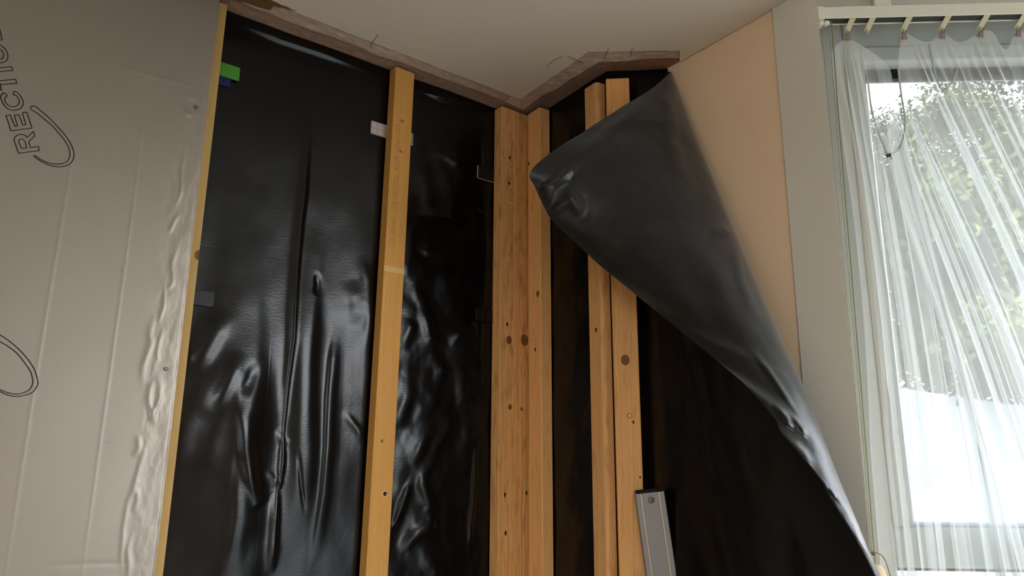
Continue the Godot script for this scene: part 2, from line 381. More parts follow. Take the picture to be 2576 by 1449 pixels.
# ---------------------------------------------------------------- timber
const GLYPHS := {
	" ": [], "1": [[1, 5, 2, 6, 2, 0]],
	"A": [[0, 0, 2, 6, 4, 0], [0.8, 2, 3.2, 2]], "T": [[0, 6, 4, 6], [2, 6, 2, 0]], "-": [[0.8, 3, 3.2, 3]], "P": [[0, 0, 0, 6, 3, 6, 4, 5, 4, 4, 3, 3, 0, 3]],
	"N": [[0, 0, 0, 6, 4, 0, 4, 6]], "S": [[4, 5, 3, 6, 1, 6, 0, 5, 0, 4, 1, 3, 3, 3, 4, 2, 4, 1, 3, 0, 1, 0, 0, 1]], "Y": [[0, 6, 2, 3, 4, 6], [2, 3, 2, 0]], "/": [[0, 0, 4, 6]],
	"W": [[0, 6, 1, 0, 2, 4, 3, 0, 4, 6]], "C": [[4, 5, 3, 6, 1, 6, 0, 5, 0, 1, 1, 0, 3, 0, 4, 1]], "2": [[0, 5, 1, 6, 3, 6, 4, 5, 4, 4, 0, 0, 4, 0]],
	"5": [[4, 6, 0, 6, 0, 3.5, 3, 3.5, 4, 2.5, 4, 1, 3, 0, 1, 0, 0, 1]], "X": [[0, 0, 4, 6], [0, 6, 4, 0]], "0": [[1, 0, 0, 1, 0, 5, 1, 6, 3, 6, 4, 5, 4, 1, 3, 0, 1, 0]],
	"6": [[4, 5, 3, 6, 1, 6, 0, 5, 0, 1, 1, 0, 3, 0, 4, 1, 4, 2, 3, 3, 0, 3]], "3": [[0, 5, 1, 6, 3, 6, 4, 5, 4, 4, 3, 3, 1.5, 3], [3, 3, 4, 2, 4, 1, 3, 0, 1, 0, 0, 1]],
	"I": [[2, 0, 2, 6], [1, 6, 3, 6], [1, 0, 3, 0]], "M": [[0, 0, 0, 6, 2, 3, 4, 6, 4, 0]], "O": [[1, 0, 0, 1, 0, 5, 1, 6, 3, 6, 4, 5, 4, 1, 3, 0, 1, 0]],
	"R": [[0, 0, 0, 6, 3, 6, 4, 5, 4, 4, 3, 3, 0, 3], [2, 3, 4, 0]], "E": [[4, 6, 0, 6, 0, 0, 4, 0], [0, 3, 3, 3]], "D": [[0, 0, 0, 6, 2.5, 6, 4, 4.5, 4, 1.5, 2.5, 0, 0, 0]],
}
const WOOD_W := 192
const WOOD_H := 2048
const WOOD_MM := 0.5859   # millimetres a pixel along the batten (1.2 m in all); across, 100 mm in all

# knots: [mm from the left edge of the front, mm below the ceiling, radius]; stamp: [text, mm from the left of the front, mm below the ceiling at its start and end, strength]
func wood(seed_: int, base: Color, dark: Color, grain: float, knots: Array, stamp := [], stains := 0.3) -> StandardMaterial3D:
	var f := FastNoiseLite.new()
	f.seed = seed_
	f.noise_type = FastNoiseLite.TYPE_SIMPLEX_SMOOTH
	f.frequency = 1.0
	f.fractal_octaves = 2
	var data := PackedByteArray()
	data.resize(WOOD_W * WOOD_H * 3)
	var knot_red := Color(0.47, 0.27, 0.12)
	for y in WOOD_H:
		var ym := y * WOOD_MM
		var near := []
		for k in knots:
			if absf(ym - k[1]) < k[2] * 9.0:
				near.append(k)
		var sway := f.get_noise_2d(ym * 0.0035, 7.3) * 9.0
		for x in WOOD_W:
			var xm := x * (100.0 / WOOD_W) - 25.0
			var e := xm + sway * 0.6 + f.get_noise_2d(ym * 0.005, xm * 0.03) * 3.5
			var knot := 0.0
			var ring := 0.0
			for k in near:
				var dx: float = xm - k[0]
				var dy: float = (ym - k[1]) / 1.25
				var rr: float = k[2]
				var q := (dx * dx + dy * dy * 0.12) / (rr * rr)
				e += signf(dx) * rr * 1.6 * exp(-q * 0.55) * (1.0 - exp(-absf(dx) * 0.6))
				var d := sqrt(dx * dx + dy * dy) / rr
				knot = maxf(knot, clampf((1.18 - d) * 5.0, 0.0, 1.0))
				if d < 1.5:
					ring = maxf(ring, clampf(1.0 - absf(d - 1.08) * 6.0, 0.0, 1.0))
			var g := f.get_noise_2d(e * 0.16, ym * 0.0012) * 0.5 + 0.5
			var line := pow(absf(sin(e * 0.62 + f.get_noise_2d(e * 0.05, 3.1) * 4.0)), 5.0)
			var fine := f.get_noise_2d(xm * 2.6, ym * 0.035)
			var blot := f.get_noise_2d(xm * 0.05 + 50.0, ym * 0.012)
			var s := clampf((0.36 * line * g + 0.26 * g) * grain + 0.09 * fine + maxf(0.0, blot - 0.15) * stains, 0.0, 1.0)
			var col := base.lerp(dark, s)
			if knot > 0.0:
				col = col.lerp(knot_red * (0.9 + 0.25 * fine), knot * 0.88)
			if ring > 0.0:
				col = col.lerp(Color(0.32, 0.18, 0.08), ring * 0.5)
			var at := (y * WOOD_W + x) * 3
			data[at] = int(clampf(col.r, 0, 1) * 255.0)
			data[at + 1] = int(clampf(col.g, 0, 1) * 255.0)
			data[at + 2] = int(clampf(col.b, 0, 1) * 255.0)
	if stamp:
		var text: String = stamp[0]
		var pitch: float = (stamp[3] - stamp[2]) / text.length()
		for i in text.length():
			for stroke in GLYPHS[text[i]]:
				for q in range(0, stroke.size() - 2, 2):
					var a := Vector2(stroke[q], stroke[q + 1])
					var b := Vector2(stroke[q + 2], stroke[q + 3])
					var n := int((b - a).length() * 4.0) + 1
					for w in n + 1:
						var p := a.lerp(b, float(w) / n)
						var px: float = (stamp[1] + 25.0 + p.y * stamp[5] / 6.0) * WOOD_W / 100.0
						var py: float = (stamp[2] + (i + 0.12 + (p.x + p.y * 0.12) * 0.18) * pitch) / WOOD_MM
						for ox in range(-1, 2):
							for oy in range(-1, 2):
								var cx := int(px) + ox
								var cy := int(py) + oy
								var ink: float = clampf(1.25 - Vector2(cx + 0.5 - px, cy + 0.5 - py).length(), 0.0, 1.0) * stamp[4]
								ink *= 0.6 + 0.4 * f.get_noise_2d(px * 0.3, py * 0.3)
								var at := (cy * WOOD_W + cx) * 3
								if at >= 0 and at + 2 < data.size():
									for ch in 3:
										data[at + ch] = int(lerpf(data[at + ch], [50, 32, 20][ch], clampf(ink, 0.0, 1.0) * 0.5))
	var m := mat("timber", Color.WHITE, 0.62, 0.4)
	m.albedo_texture = ImageTexture.create_from_image(Image.create_from_data(WOOD_W, WOOD_H, false, Image.FORMAT_RGB8, data))
	m.texture_repeat = true
	return m

# a batten standing on its wall frame: front width w from s, back at z0, front at z1, corner radii left and right
func batten_mesh(w: float, z0: float, z1: float, y0: float, y1: float, rl: float, rr: float) -> MB:
	var b := MB.new()
	var prof := [Vector2(0, z0)]
	for k in 6:
		var a := PI - PI / 2 * k / 5.0
		prof.append(Vector2(rl + cos(a) * rl, z1 - rl + sin(a) * rl))
	for k in 6:
		var a := PI / 2 - PI / 2 * k / 5.0
		prof.append(Vector2(w - rr + cos(a) * rr, z1 - rr + sin(a) * rr))
	prof.append(Vector2(w, z0))
	var top := 2.40
	var run := 0.025 - (z1 - z0) 
	for i in prof.size() - 1:
		var p: Vector2 = prof[i]
		var q: Vector2 = prof[i + 1]
		var d := q - p
		var o := Vector3(-d.y, 0, d.x)
		var u0 := run / 0.1
		run += d.length()
		var u1 := run / 0.1
		# smooth over the rounded corners
		var first := b.v.size()
		for side in [[p, u0, i], [q, u1, i + 1]]:
			var k: int = side[2]
			var nn := o.normalized()
			if k > 0 and k < prof.size() - 1 and i != 0 and i != 6 and i != prof.size() - 2:
				var e: Vector2 = prof[mini(k + 1, 12)] - prof[maxi(k - 1, 1)]
				nn = Vector3(-e.y, 0, e.x).normalized()
			for y in [y1, y0]:
				b.vert(Vector3(side[0].x, y, side[0].y), nn, Vector2(side[1], (top - y) / 1.2))
		b.face(first, first + 2, first + 3)
		b.face(first, first + 3, first + 1)
	for y in [y0, y1]:
		var ring := []
		var uvs := []
		for p in prof:
			ring.append(Vector3(p.x, y, p.y))
			uvs.append(Vector2(0.25 + p.x / 0.1, p.y / 1.2))
		b.flat(ring, Vector3(0, 1 if y == y1 else -1, 0), uvs)
	b.flat([Vector3(0, y0, z0), Vector3(w, y0, z0), Vector3(w, y1, z0), Vector3(0, y1, z0)], Vector3(0, 0, -1))
	return b

# a countersunk screw: a head with a cross recess, its dish a little under the face of the timber
func screw(parent: Node, at: Vector3, r: float, m: Material, ring: Material) -> void:
	var b := MB.new()
	b.lathe([Vector2(0, 0.0002), Vector2(r * 0.25, 0.0002), Vector2(r * 0.4, 0.0009), Vector2(r * 0.95, 0.0012), Vector2(r, 0.0002)], at, Vector3(0, 0, 1), 20)
	for k in 2:
		var d := Vector3(cos(0.5 + k * PI / 2), sin(0.5 + k * PI / 2), 0)
		b.tube([at + d * r * 0.5 + Vector3(0, 0, 0.0008), at - d * r * 0.5 + Vector3(0, 0, 0.0008)], r * 0.12, 6)
	var o := part(parent, "screw", b, m)
	var c := MB.new()
	c.lathe([Vector2(r * 1.0, 0.0001), Vector2(r * 1.25, 0.0012), Vector2(r * 1.5, 0.0001)], at, Vector3(0, 0, 1), 20)
	part(o, "burr", c, ring)

func _ready() -> void:
	rng.seed = 7
	# camera, sky, exposure
	var cam := Camera3D.new()
	cam.name = "camera"
	cam.fov = 43.8496
	cam.near = 0.05
	cam.far = 200.0
	cam.transform = Transform3D(Basis(Vector3(0.99998, 0.00564, 0.00125), Vector3(-0.00578, 0.97637, 0.21605), Vector3(0.0, -0.21605, 0.97638)).orthonormalized(), Vector3(0, 1.62, 0))
	add_child(cam)
	cam.current = true
	var env := Environment.new()
	var sky := Sky.new()
	var sm := ProceduralSkyMaterial.new()
	sm.sky_top_color = Color(0.86, 0.93, 1.0)
	sm.sky_horizon_color = Color(1.0, 1.0, 1.0)
	sm.sky_energy_multiplier = 2.65
	sm.sky_curve = 0.2
	sm.ground_bottom_color = Color(0.55, 0.55, 0.52)
	sm.ground_horizon_color = Color(0.75, 0.75, 0.73)
	sky.sky_material = sm
	env.background_mode = Environment.BG_SKY
	env.sky = sky
	env.tonemap_mode = Environment.TONE_MAPPER_LINEAR
	env.tonemap_exposure = 1.36
	env.sdfgi_enabled = true
	env.ssao_enabled = true
	env.ssil_enabled = true
	var we := WorldEnvironment.new()
	we.name = "surroundings"
	we.environment = env
	add_child(we)

	FA = frame(0.03879, -1.63128, Vector2(0.78369, -0.62115))
	FB = frame(0.03879, -1.63128, Vector2(0.55919, 0.82904))
	FC = frame(0.20011, -1.39212, Vector2(0.99540, 0.09585))
	FD = frame(0.32749, -1.37986, Vector2(0.55919, 0.82904))
	FE = frame(0.52040, -1.09380, Vector2(0.99863, 0.05234))
	noise_a.seed = 3
	noise_a.noise_type = FastNoiseLite.TYPE_SIMPLEX_SMOOTH
	noise_a.frequency = 1.0
	noise_a.fractal_octaves = 4
	noise_b.seed = 11
	noise_b.noise_type = FastNoiseLite.TYPE_SIMPLEX_SMOOTH
	noise_b.frequency = 1.0
	noise_b.fractal_octaves = 2

	room()
	window()
	outside()
	membrane()
	battens()
	board()
	packers()
	straightedge()
	blind_and_curtain()

func xz(f: Transform3D, s: float, z: float) -> Vector2:
	var p := f * Vector3(s, 0, z)
	return Vector2(p.x, p.z)

func wall_prism(pts: Array, y0 := 0.0, y1 := 2.45) -> MB:
	var b := MB.new()
	b.prism(PackedVector2Array(pts), y0, y1)
	return b

# ---------------------------------------------------------------- the room
func room() -> void:
	var rough_tex := noise_tex(21, 0.02, 512, 5)
	var white := bumpy(mat("white_paint", Color(0.865, 0.842, 0.79), 0.75, 0.35), rough_tex, 0.012, 6.0)
	var plain := bumpy(mat("wall_paint", Color(0.86, 0.79, 0.70), 0.8, 0.3), rough_tex, 0.012, 6.0)
	var peach := bumpy(mat("peach_paint", Color(0.95, 0.83, 0.695), 0.7, 0.35), rough_tex, 0.015, 9.0)
	var board_pink := bumpy(mat("bare_board", Color(0.62, 0.48, 0.40), 0.9, 0.2), rough_tex, 0.05, 12.0)
	var block := bumpy(mat("masonry", Color(0.45, 0.43, 0.4), 0.9, 0.2), rough_tex, 0.1, 8.0)
	var floor_m := bumpy(mat("floor_boards", Color(0.50, 0.40, 0.31), 0.6, 0.4), rough_tex, 0.03, 3.0)
	var pa := xz(FA, -3.3, 0.0)
	var pb := xz(FA, -3.3, 2.6)
	var e_end := xz(FE, 1.43, 0.0)
	var pr := Vector2(e_end.x, pb.y)
	var b := MB.new()
	b.box(Vector3(-3.0, -0.12, -2.0), Vector3(2.3, 0.0, 3.0))
	struct("floor", b, floor_m, "brown floor of the room, below the frame")
	var z := -0.006
	struct("wall_left", wall_prism([xz(FA, -3.4, z), xz(FA, 0.0, z), xz(FA, 0.0, -0.15), xz(FA, -3.4, -0.15)]), block, "bare wall behind the black sheet and battens on the left")
	struct("wall_corner", wall_prism([xz(FB, 0.0, z), xz(FB, 0.287, z), xz(FB, 0.287, -0.15), xz(FB, -0.1, -0.15)]), block, "short bare return wall behind the sheet right of the corner")
	struct("wall_pier", wall_prism([xz(FC, 0.0, z), xz(FC, 0.128, z), xz(FC, 0.128, -0.15), xz(FC, -0.0, -0.15)]), block, "narrow angled bare wall behind the sheet")
	struct("wall_right", wall_prism([xz(FD, -0.004, 0.0), xz(FD, 0.334, 0.0), xz(FE, -0.016, -0.2), xz(FD, -0.004, -0.12)]), peach, "peach painted wall between the black sheet and the window")
	b = MB.new()
	b.prism(PackedVector2Array([Vector2(0.2610, -0.002), Vector2(0.2610, 0.0042), Vector2(0.2622, 0.005), Vector2(0.3482, 0.005), Vector2(0.3362, -0.004), Vector2(0.335, -0.004), Vector2(0.335, -0.002)]), 0.0, 2.3995)
	struct("trim_1", b, white, "flat white painted vertical board beside the window", FD)
	struct("wall_window", wall_prism([xz(FE, 1.33, 0.0), xz(FE, 1.5, 0.0), xz(FE, 1.5, -0.2), xz(FE, 1.33, -0.2)]), plain, "end of the window wall, right of the frame")
	struct("wall_sill", wall_prism([xz(FE, 0.0, 0.0), xz(FE, 1.33, 0.0), xz(FE, 1.33, -0.2), xz(FE, 0.0, -0.2)], 0.0, 0.1), plain, "low sill wall under the window")
	var far := [[xz(FE, 1.43, 0.0), pr, "wall_east", [0.04, 0.56, 0.4, 2.36]], [pr, pb, "wall_behind", [0.58, 0.97, 0.5, 2.2]], [pb, pa, "wall_west", []]]  # window openings out of view, placed and sized for fill light and reflections
	for w in far:
		var a: Vector2 = w[0]
		var q: Vector2 = w[1]
		var o := Vector2(a.y - q.y, q.x - a.x).normalized()   # away from the room
		if o.dot(Vector2(0, 0.5) - a) > 0.0:
			o = -o
		o *= 0.15
		if w[3].is_empty():
			struct(w[2], wall_prism([a, q, q + o, a + o]), plain, "plain wall behind the camera")
			continue
		var k: Array = w[3]
		var m0: Vector2 = a.lerp(q, k[0])
		var m1: Vector2 = a.lerp(q, k[1])
		b = MB.new()
		for piece in [[a, m0, 0.0, 2.45], [m1, q, 0.0, 2.45], [m0, m1, 0.0, k[2]], [m0, m1, k[3], 2.45]]:
			var p0: Vector2 = piece[0]
			var p1: Vector2 = piece[1]
			b.prism(PackedVector2Array([p0, p1, p1 + o, p0 + o]), piece[2], piece[3])
		struct(w[2], b, plain, "unseen wall with a window opening sized to light the room")

	# ceiling: the boards, the bare strip along the stripped walls, and the painted skim coat that stops short of it
	b = MB.new()
	b.prism(PackedVector2Array([xz(FA, -3.4, -0.15), xz(FA, 0.0, -0.15), xz(FB, 0.287, -0.15), xz(FC, 0.128, -0.15), xz(FE, 0.0, -0.2), xz(FE, 1.5, -0.2), pr + Vector2(0.15, 0.15), pb + Vector2(-0.1, 0.2), pa + Vector2(-0.15, 0.1)]), 2.405, 2.5)
	var ceiling := struct("ceiling", b, board_pink, "ceiling boards over the whole room")
	var s_far := xz(FA, -3.3, 0.0)
	var edge := [Vector2(0.0176, -1.5146) + Vector2(-0.78369, 0.62115) * 3.3, Vector2(0.0176, -1.5146), Vector2(0.1516, -1.3092), Vector2(0.1676, -1.309), Vector2(0.335, -1.3028), Vector2(0.345, -1.346)]
	var ragged := PackedVector2Array()
	for i in edge.size() - 1:
		var n := int((edge[i + 1] - edge[i]).length() / 0.004) + 1
		var o: Vector2 = (edge[i + 1] - edge[i]).orthogonal().normalized()
		for k in n:
			var p: Vector2 = edge[i].lerp(edge[i + 1], float(k) / n)
			var rag := (1.0 if i > 0 or p.x > -0.6 else 0.2) * minf(1.0, minf(k, n - k) / 6.0)
			ragged.append(p + o * rag * (noise_a.get_noise_2d(p.x * 90.0, p.y * 90.0) * 0.0016 + noise_b.get_noise_2d(p.x * 9.0, p.y * 9.0) * 0.0012))
	ragged.append(edge[5])
	for p in [xz(FD, 0.345, 0.0), xz(FE, 0.0, -0.2), xz(FE, 1.5, -0.2), pr + Vector2(0.1, 0.1), xz(FA, -3.4, 2.7), xz(FA, -3.4, 0.06)]:
		ragged.append(p)
	b = MB.new()
	b.prism(ragged, 2.4, 2.4055)
	part(ceiling, "skim_coat", b, white).set_meta("label", "white painted skim coat of the ceiling")
	# bare strip: a quad strip between the sheet line and the skim edge, paler outside, browner by the wall
	var strip_m := bumpy(mat("bare_plaster", Color.WHITE, 0.95, 0.15), rough_tex, 0.06, 14.0)
	strip_m.vertex_color_use_as_albedo = true
	b = MB.new()
	b.colored = true
	var inner := [xz(FA, -1.2, -0.03), xz(FA, 0.0, -0.01), xz(FC, 0.0, -0.01), xz(FC, 0.14, -0.01)]
	var outer := [Vector2(0.0176, -1.5146) + Vector2(-0.78369, 0.62115) * 1.2, Vector2(0.0176, -1.5146), Vector2(0.160, -1.309), Vector2(0.352, -1.300)]
	for i in 3:
		var length: float = (inner[i + 1] - inner[i]).length()
		var nu := int(length / 0.003) + 2
		var nv := 40
		var pts := PackedVector3Array()
		var cols := PackedColorArray()
		for j in nv:
			var t := float(j) / (nv - 1)
			for k in nu:
				var u := float(k) / (nu - 1)
				var p: Vector2 = inner[i].lerp(inner[i + 1], u).lerp(outer[i].lerp(outer[i + 1], u), t * 1.06)
				var lump := noise_a.get_noise_2d(p.x * 45.0, p.y * 45.0)
				var broad := noise_b.get_noise_2d(p.x * 7.0, p.y * 7.0)
				var step := smoothstep(-0.018, 0.018, t - 0.52 - broad * 0.10 - lump * 0.035)
				pts.append(Vector3(p.x, 2.4045 - step * 0.0018 - lump * 0.0009 * (1.0 + step), p.y))
				var brown: Color = [Color(0.36, 0.255, 0.19), Color(0.27, 0.19, 0.145), Color(0.30, 0.165, 0.11)][i]
				var pale: Color = [Color(0.62, 0.53, 0.46), Color(0.54, 0.45, 0.39), Color(0.58, 0.49, 0.43)][i]
				var stain := clampf(0.5 + broad * 1.4 + lump * 0.5, 0.0, 1.0)
				if i == 1 and t > 0.2:
					brown = brown.lerp(Color(0.2, 0.16, 0.13), stain * 0.5)
				var col := brown.lerp(pale, step)
				col = col.lerp(Color(0.36, 0.22, 0.17), stain * 0.3 * step)
				cols.append(col * (1.0 + lump * 0.22))
		b.grid(pts, nu, nv, Vector3.DOWN, PackedVector2Array(), cols)
	part(ceiling, "bare_strip", b, strip_m).set_meta("label", "bare brown and pinkish strip where the wall lining met the ceiling")
	# torn paper at the far left of the strip
	var torn := [Vector2(-0.595, -1.01), Vector2(-0.5165, -1.1315), Vector2(-0.448, -1.172), Vector2(-0.4336, -1.1585), Vector2(-0.40, -1.175), Vector2(-0.44, -1.138), Vector2(-0.56, -1.0)]
	var tp := PackedVector2Array()
	for i in torn.size():
		for k in 6:
			var p: Vector2 = torn[i].lerp(torn[(i + 1) % torn.size()], k / 6.0)
			tp.append(p + Vector2(noise_a.get_noise_2d(p.x * 90.0, p.y * 90.0), noise_a.get_noise_2d(p.y * 90.0, p.x * 90.0)) * 0.004)
	b = MB.new()
	b.prism(tp, 2.3985, 2.4)
	part(ceiling, "torn_paper", b, bumpy(mat("torn_paper", Color(0.44, 0.34, 0.235), 0.95, 0.1), rough_tex, 0.06, 16.0)).set_meta("label", "torn brown paper face at the far left of the ceiling")
	# hairline cracks and loose fibres at the edge of the skim coat
	var crack_m := mat("crack", Color(0.16, 0.12, 0.1), 0.95, 0.1)
	for line in [[[-0.287, -1.2968], [-0.278, -1.2775], [-0.263, -1.2515]], [[0.1868, -1.3365], [0.1885, -1.318], [0.1905, -1.2965]], [[0.2385, -1.331], [0.2395, -1.318], [0.2375, -1.308], [0.239, -1.294]], [[0.1445, -1.353], [0.128, -1.34], [0.111, -1.3265]], [[0.10, -1.328], [0.082, -1.345], [0.07, -1.37]], [[0.0175, -1.595], [0.02, -1.56], [0.0185, -1.52]], [[-0.022, -1.523], [-0.009, -1.498]]]:
		var path := []
		for p in line:
			path.append(Vector3(p[0], 2.3998, p[1]))
		b = MB.new()
		b.tube(smooth_path(path, 5), 0.00045, 5)
		part(ceiling, "crack", b, crack_m)

# ---------------------------------------------------------------- the window with its fittings, in the frame of the window wall
func window() -> void:
	var upvc := mat("white_frame", Color(0.62, 0.64, 0.62), 0.35, 0.5)
	var dark := mat("dark_strip", Color(0.06, 0.065, 0.07), 0.6, 0.3)
	var glass := mat("glass", Color(1, 1, 1, 0.06), 0.02, 0.5)
	glass.transparency = BaseMaterial3D.TRANSPARENCY_ALPHA
	var b := MB.new()
	b.box(Vector3(0.03, 0.1, -0.16), Vector3(0.0775, 2.383, -0.09), 0.003)
	b.box(Vector3(1.28, 0.1, -0.16), Vector3(1.33, 2.383, -0.09), 0.003)
	b.box(Vector3(0.0775, 2.3345, -0.16), Vector3(1.28, 2.383, -0.09), 0.003)
	b.box(Vector3(0.0775, 0.1, -0.16), Vector3(1.28, 0.15, -0.09), 0.003)
	b.box(Vector3(0.0775, 1.4385, -0.15), Vector3(1.28, 1.5, -0.092), 0.003)
	var w := struct("window_1", b, upvc, "white plastic framed window behind the sheer curtain", FE)
	b = MB.new()
	b.box(Vector3(0.078, 2.301, -0.15), Vector3(1.28, 2.334, -0.086), 0.004)
	b.box(Vector3(0.078, 1.5, -0.15), Vector3(0.1105, 2.301, -0.086), 0.004)
	b.box(Vector3(1.24, 1.5, -0.15), Vector3(1.28, 2.301, -0.086), 0.004)
	part(w, "sash", b, upvc)
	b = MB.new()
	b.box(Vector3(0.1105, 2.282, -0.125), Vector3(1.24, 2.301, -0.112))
	part(w, "dark_strip", b, dark)  # dark strip standing in for the shaded outside above the upper pane
	b = MB.new()
	b.box(Vector3(0.0775, 1.4315, -0.125), Vector3(1.28, 1.4385, -0.112))
	part(w, "dark_strip", b, dark)  # gasket line above the lower pane
	b = MB.new()
	b.box(Vector3(0.1105, 1.5, -0.13), Vector3(1.24, 1.507, -0.094), 0.002)
	part(w, "glazing_bead", b, mat("glazing_bead", Color(0.6, 0.6, 0.66), 0.3, 0.6))
	for y in [[1.505, 2.283], [0.15, 1.432]]:
		b = MB.new()
		b.box(Vector3(0.105, y[0], -0.126), Vector3(1.245, y[1], -0.122))
		part(w, "pane", b, glass)
	b = MB.new()
	b.box(Vector3(0.0, 2.383, -0.19), Vector3(1.33, 2.4, -0.15))  # its dark colour stands in for the shade in this gap
	struct("trim_2", b, mat("shade_filler", Color(0.2, 0.2, 0.19), 0.9, 0.2), "strip closing the gap above the window frame, coloured dark for its shade", FE)
	b = MB.new()
	b.box(Vector3(0.0, 0.1, -0.16), Vector3(0.03, 2.383, -0.10))
	struct("trim_3", b, upvc, "white filler strip left of the window frame", FE)

# ---------------------------------------------------------------- outdoors
func outside() -> void:
	var b := MB.new()
	b.box(Vector3(-40, -0.3, -60), Vector3(40, -0.15, 40))
	struct("ground", b, mat("pale_paving", Color(0.5, 0.5, 0.48), 0.9, 0.2), "pale ground outside")
	b = MB.new()
	b.box(Vector3(-0.1, 2.432, -0.415), Vector3(1.9, 2.56, -0.4), 0.002)
	struct("trim_4", b, mat("fascia", Color(0.45, 0.45, 0.47), 0.6, 0.4), "pale eaves board just outside the window", FE)
	# white rendered wall across the garden
	var a := Vector3(3.46, 0, -6.42)
	var q := Vector3(6.36, 0, -8.97)
	var d := (q - a).normalized()
	var xf := Transform3D(Basis(d, UP, d.cross(UP)), a - d * 1.2)
	b = MB.new()
	b.box(Vector3(0, -0.15, -0.25), Vector3(9.0, 2.15, 0.0), 0.02, Transform3D())
	var wall := struct("wall_garden", b, mat("white_render", Color(0.47, 0.475, 0.475), 0.9, 0.2), "pale rendered wall across the garden", xf)
	wall.set_meta("kind", "structure")
	var added_box := thing("added_white_box", "white box added for an unidentified bright patch outdoors, low behind the sheer curtain", "box", Transform3D(Basis(Vector3(0.87, 0, 0.49), UP, Vector3(-0.49, 0, 0.87)), Vector3(1.6, -0.15, -2.77)))
	b = MB.new()
	b.box(Vector3(-0.1, 0.0, -0.1), Vector3(0.1, 1.59, 0.1), 0.015)  # added box standing in for an unidentified bright patch
	part(added_box, "body", b, mat("white_lacquer", Color(0.95, 0.95, 0.95), 0.6, 0.4))
	b = MB.new()
	b.box(Vector3(-0.107, 1.59, -0.107), Vector3(0.107, 1.612, 0.107), 0.006)
	part(added_box, "lid", b, mat("white_lid", Color(0.95, 0.95, 0.95), 0.6, 0.4))
	# trees
	var bark := mat("bark", Color(0.3, 0.27, 0.23), 0.9, 0.2)
	var leaf := MB.new()
	leaf.flat([Vector3(0, 0, 0), Vector3(0.35, 0.12, 0.5), Vector3(0, 0.05, 1.0), Vector3(-0.35, 0.12, 0.5)], Vector3.UP)
	var leaf_mesh := leaf.mesh()
	var spots := [[Vector3(5.5, -0.15, -8.7), 2.2, 4.0, "bushy yellowish green tree seen through the upper middle of the window", Color(0.16, 0.20, 0.04)], [Vector3(8.2, -0.15, -9.6), 2.6, 5.2, "broad green tree at the right edge of the window", Color(0.10, 0.15, 0.045)], [Vector3(9.4, -0.15, -14.0), 3.2, 5.6, "tall darker green tree farthest back behind the others", Color(0.07, 0.11, 0.04)]]
	for s in spots:
		var r: float = s[1]
		var cy: float = s[2]
		var o := thing("tree", s[3], "tree", Transform3D(Basis(), s[0]), "trees outside the window")
		var st := MB.new()
		st.tube([Vector3(0, 0, 0), Vector3(0.05, cy * 0.4, 0), Vector3(0, cy * 0.8, 0.05), Vector3(0.1, cy + r * 0.5, 0)], 0.11, 8)
		for k in 9:
			var g := k * 2.4
			st.tube([Vector3(0, cy * 0.6 + k * 0.12, 0), Vector3(cos(g) * r * 0.5, cy + sin(k * 1.7) * r * 0.3, sin(g) * r * 0.5), Vector3(cos(g) * r * 0.85, cy + sin(k * 1.7) * r * 0.55, sin(g) * r * 0.85)], 0.035, 6)
		part(o, "trunk", st, bark)
		var mm := MultiMesh.new()
		mm.transform_format = MultiMesh.TRANSFORM_3D
		mm.use_colors = true
		mm.mesh = leaf_mesh
		var count := int(34000 * r * r / 4.0)
		mm.instance_count = count
		var clumps := []
		for k in 85:
			var dir := Vector3(rng.randfn(), rng.randfn() * 0.9, rng.randfn()).normalized()
			clumps.append([dir * r * pow(rng.randf(), 0.45), rng.randf_range(0.45, 1.9), rng.randf()])
		for i in count:
			var clump: Array = clumps[rng.randi() % clumps.size()]
			var c: Vector3 = clump[0]
			var p := c + Vector3(rng.randfn(), rng.randfn() * 0.7, rng.randfn()) * r * 0.10 + Vector3(0, cy, 0)
			var size := rng.randf_range(0.055, 0.105)
			var bs := Basis(Vector3(rng.randfn(), rng.randfn(), rng.randfn()).normalized(), rng.randf() * TAU).scaled(Vector3.ONE * size)
			mm.set_instance_transform(i, Transform3D(bs, p))
			var col: Color = s[4]
			mm.set_instance_color(i, col.lerp(Color(0.28, 0.32, 0.07), clump[2] * 0.6) * clump[1] * rng.randf_range(0.14, 0.30))
		var mi := MultiMeshInstance3D.new()
		mi.name = "foliage"
		mi.multimesh = mm
		var lm := mat("leaf", Color(1, 1, 1), 0.6, 0.3)
		lm.vertex_color_use_as_albedo = true
		lm.cull_mode = BaseMaterial3D.CULL_DISABLED
		lm.backlight_enabled = true
		lm.backlight = Color(0.5, 0.5, 0.5)
		mi.material_override = lm
		mi.set_meta("kind", "stuff")
		o.add_child(mi, true)

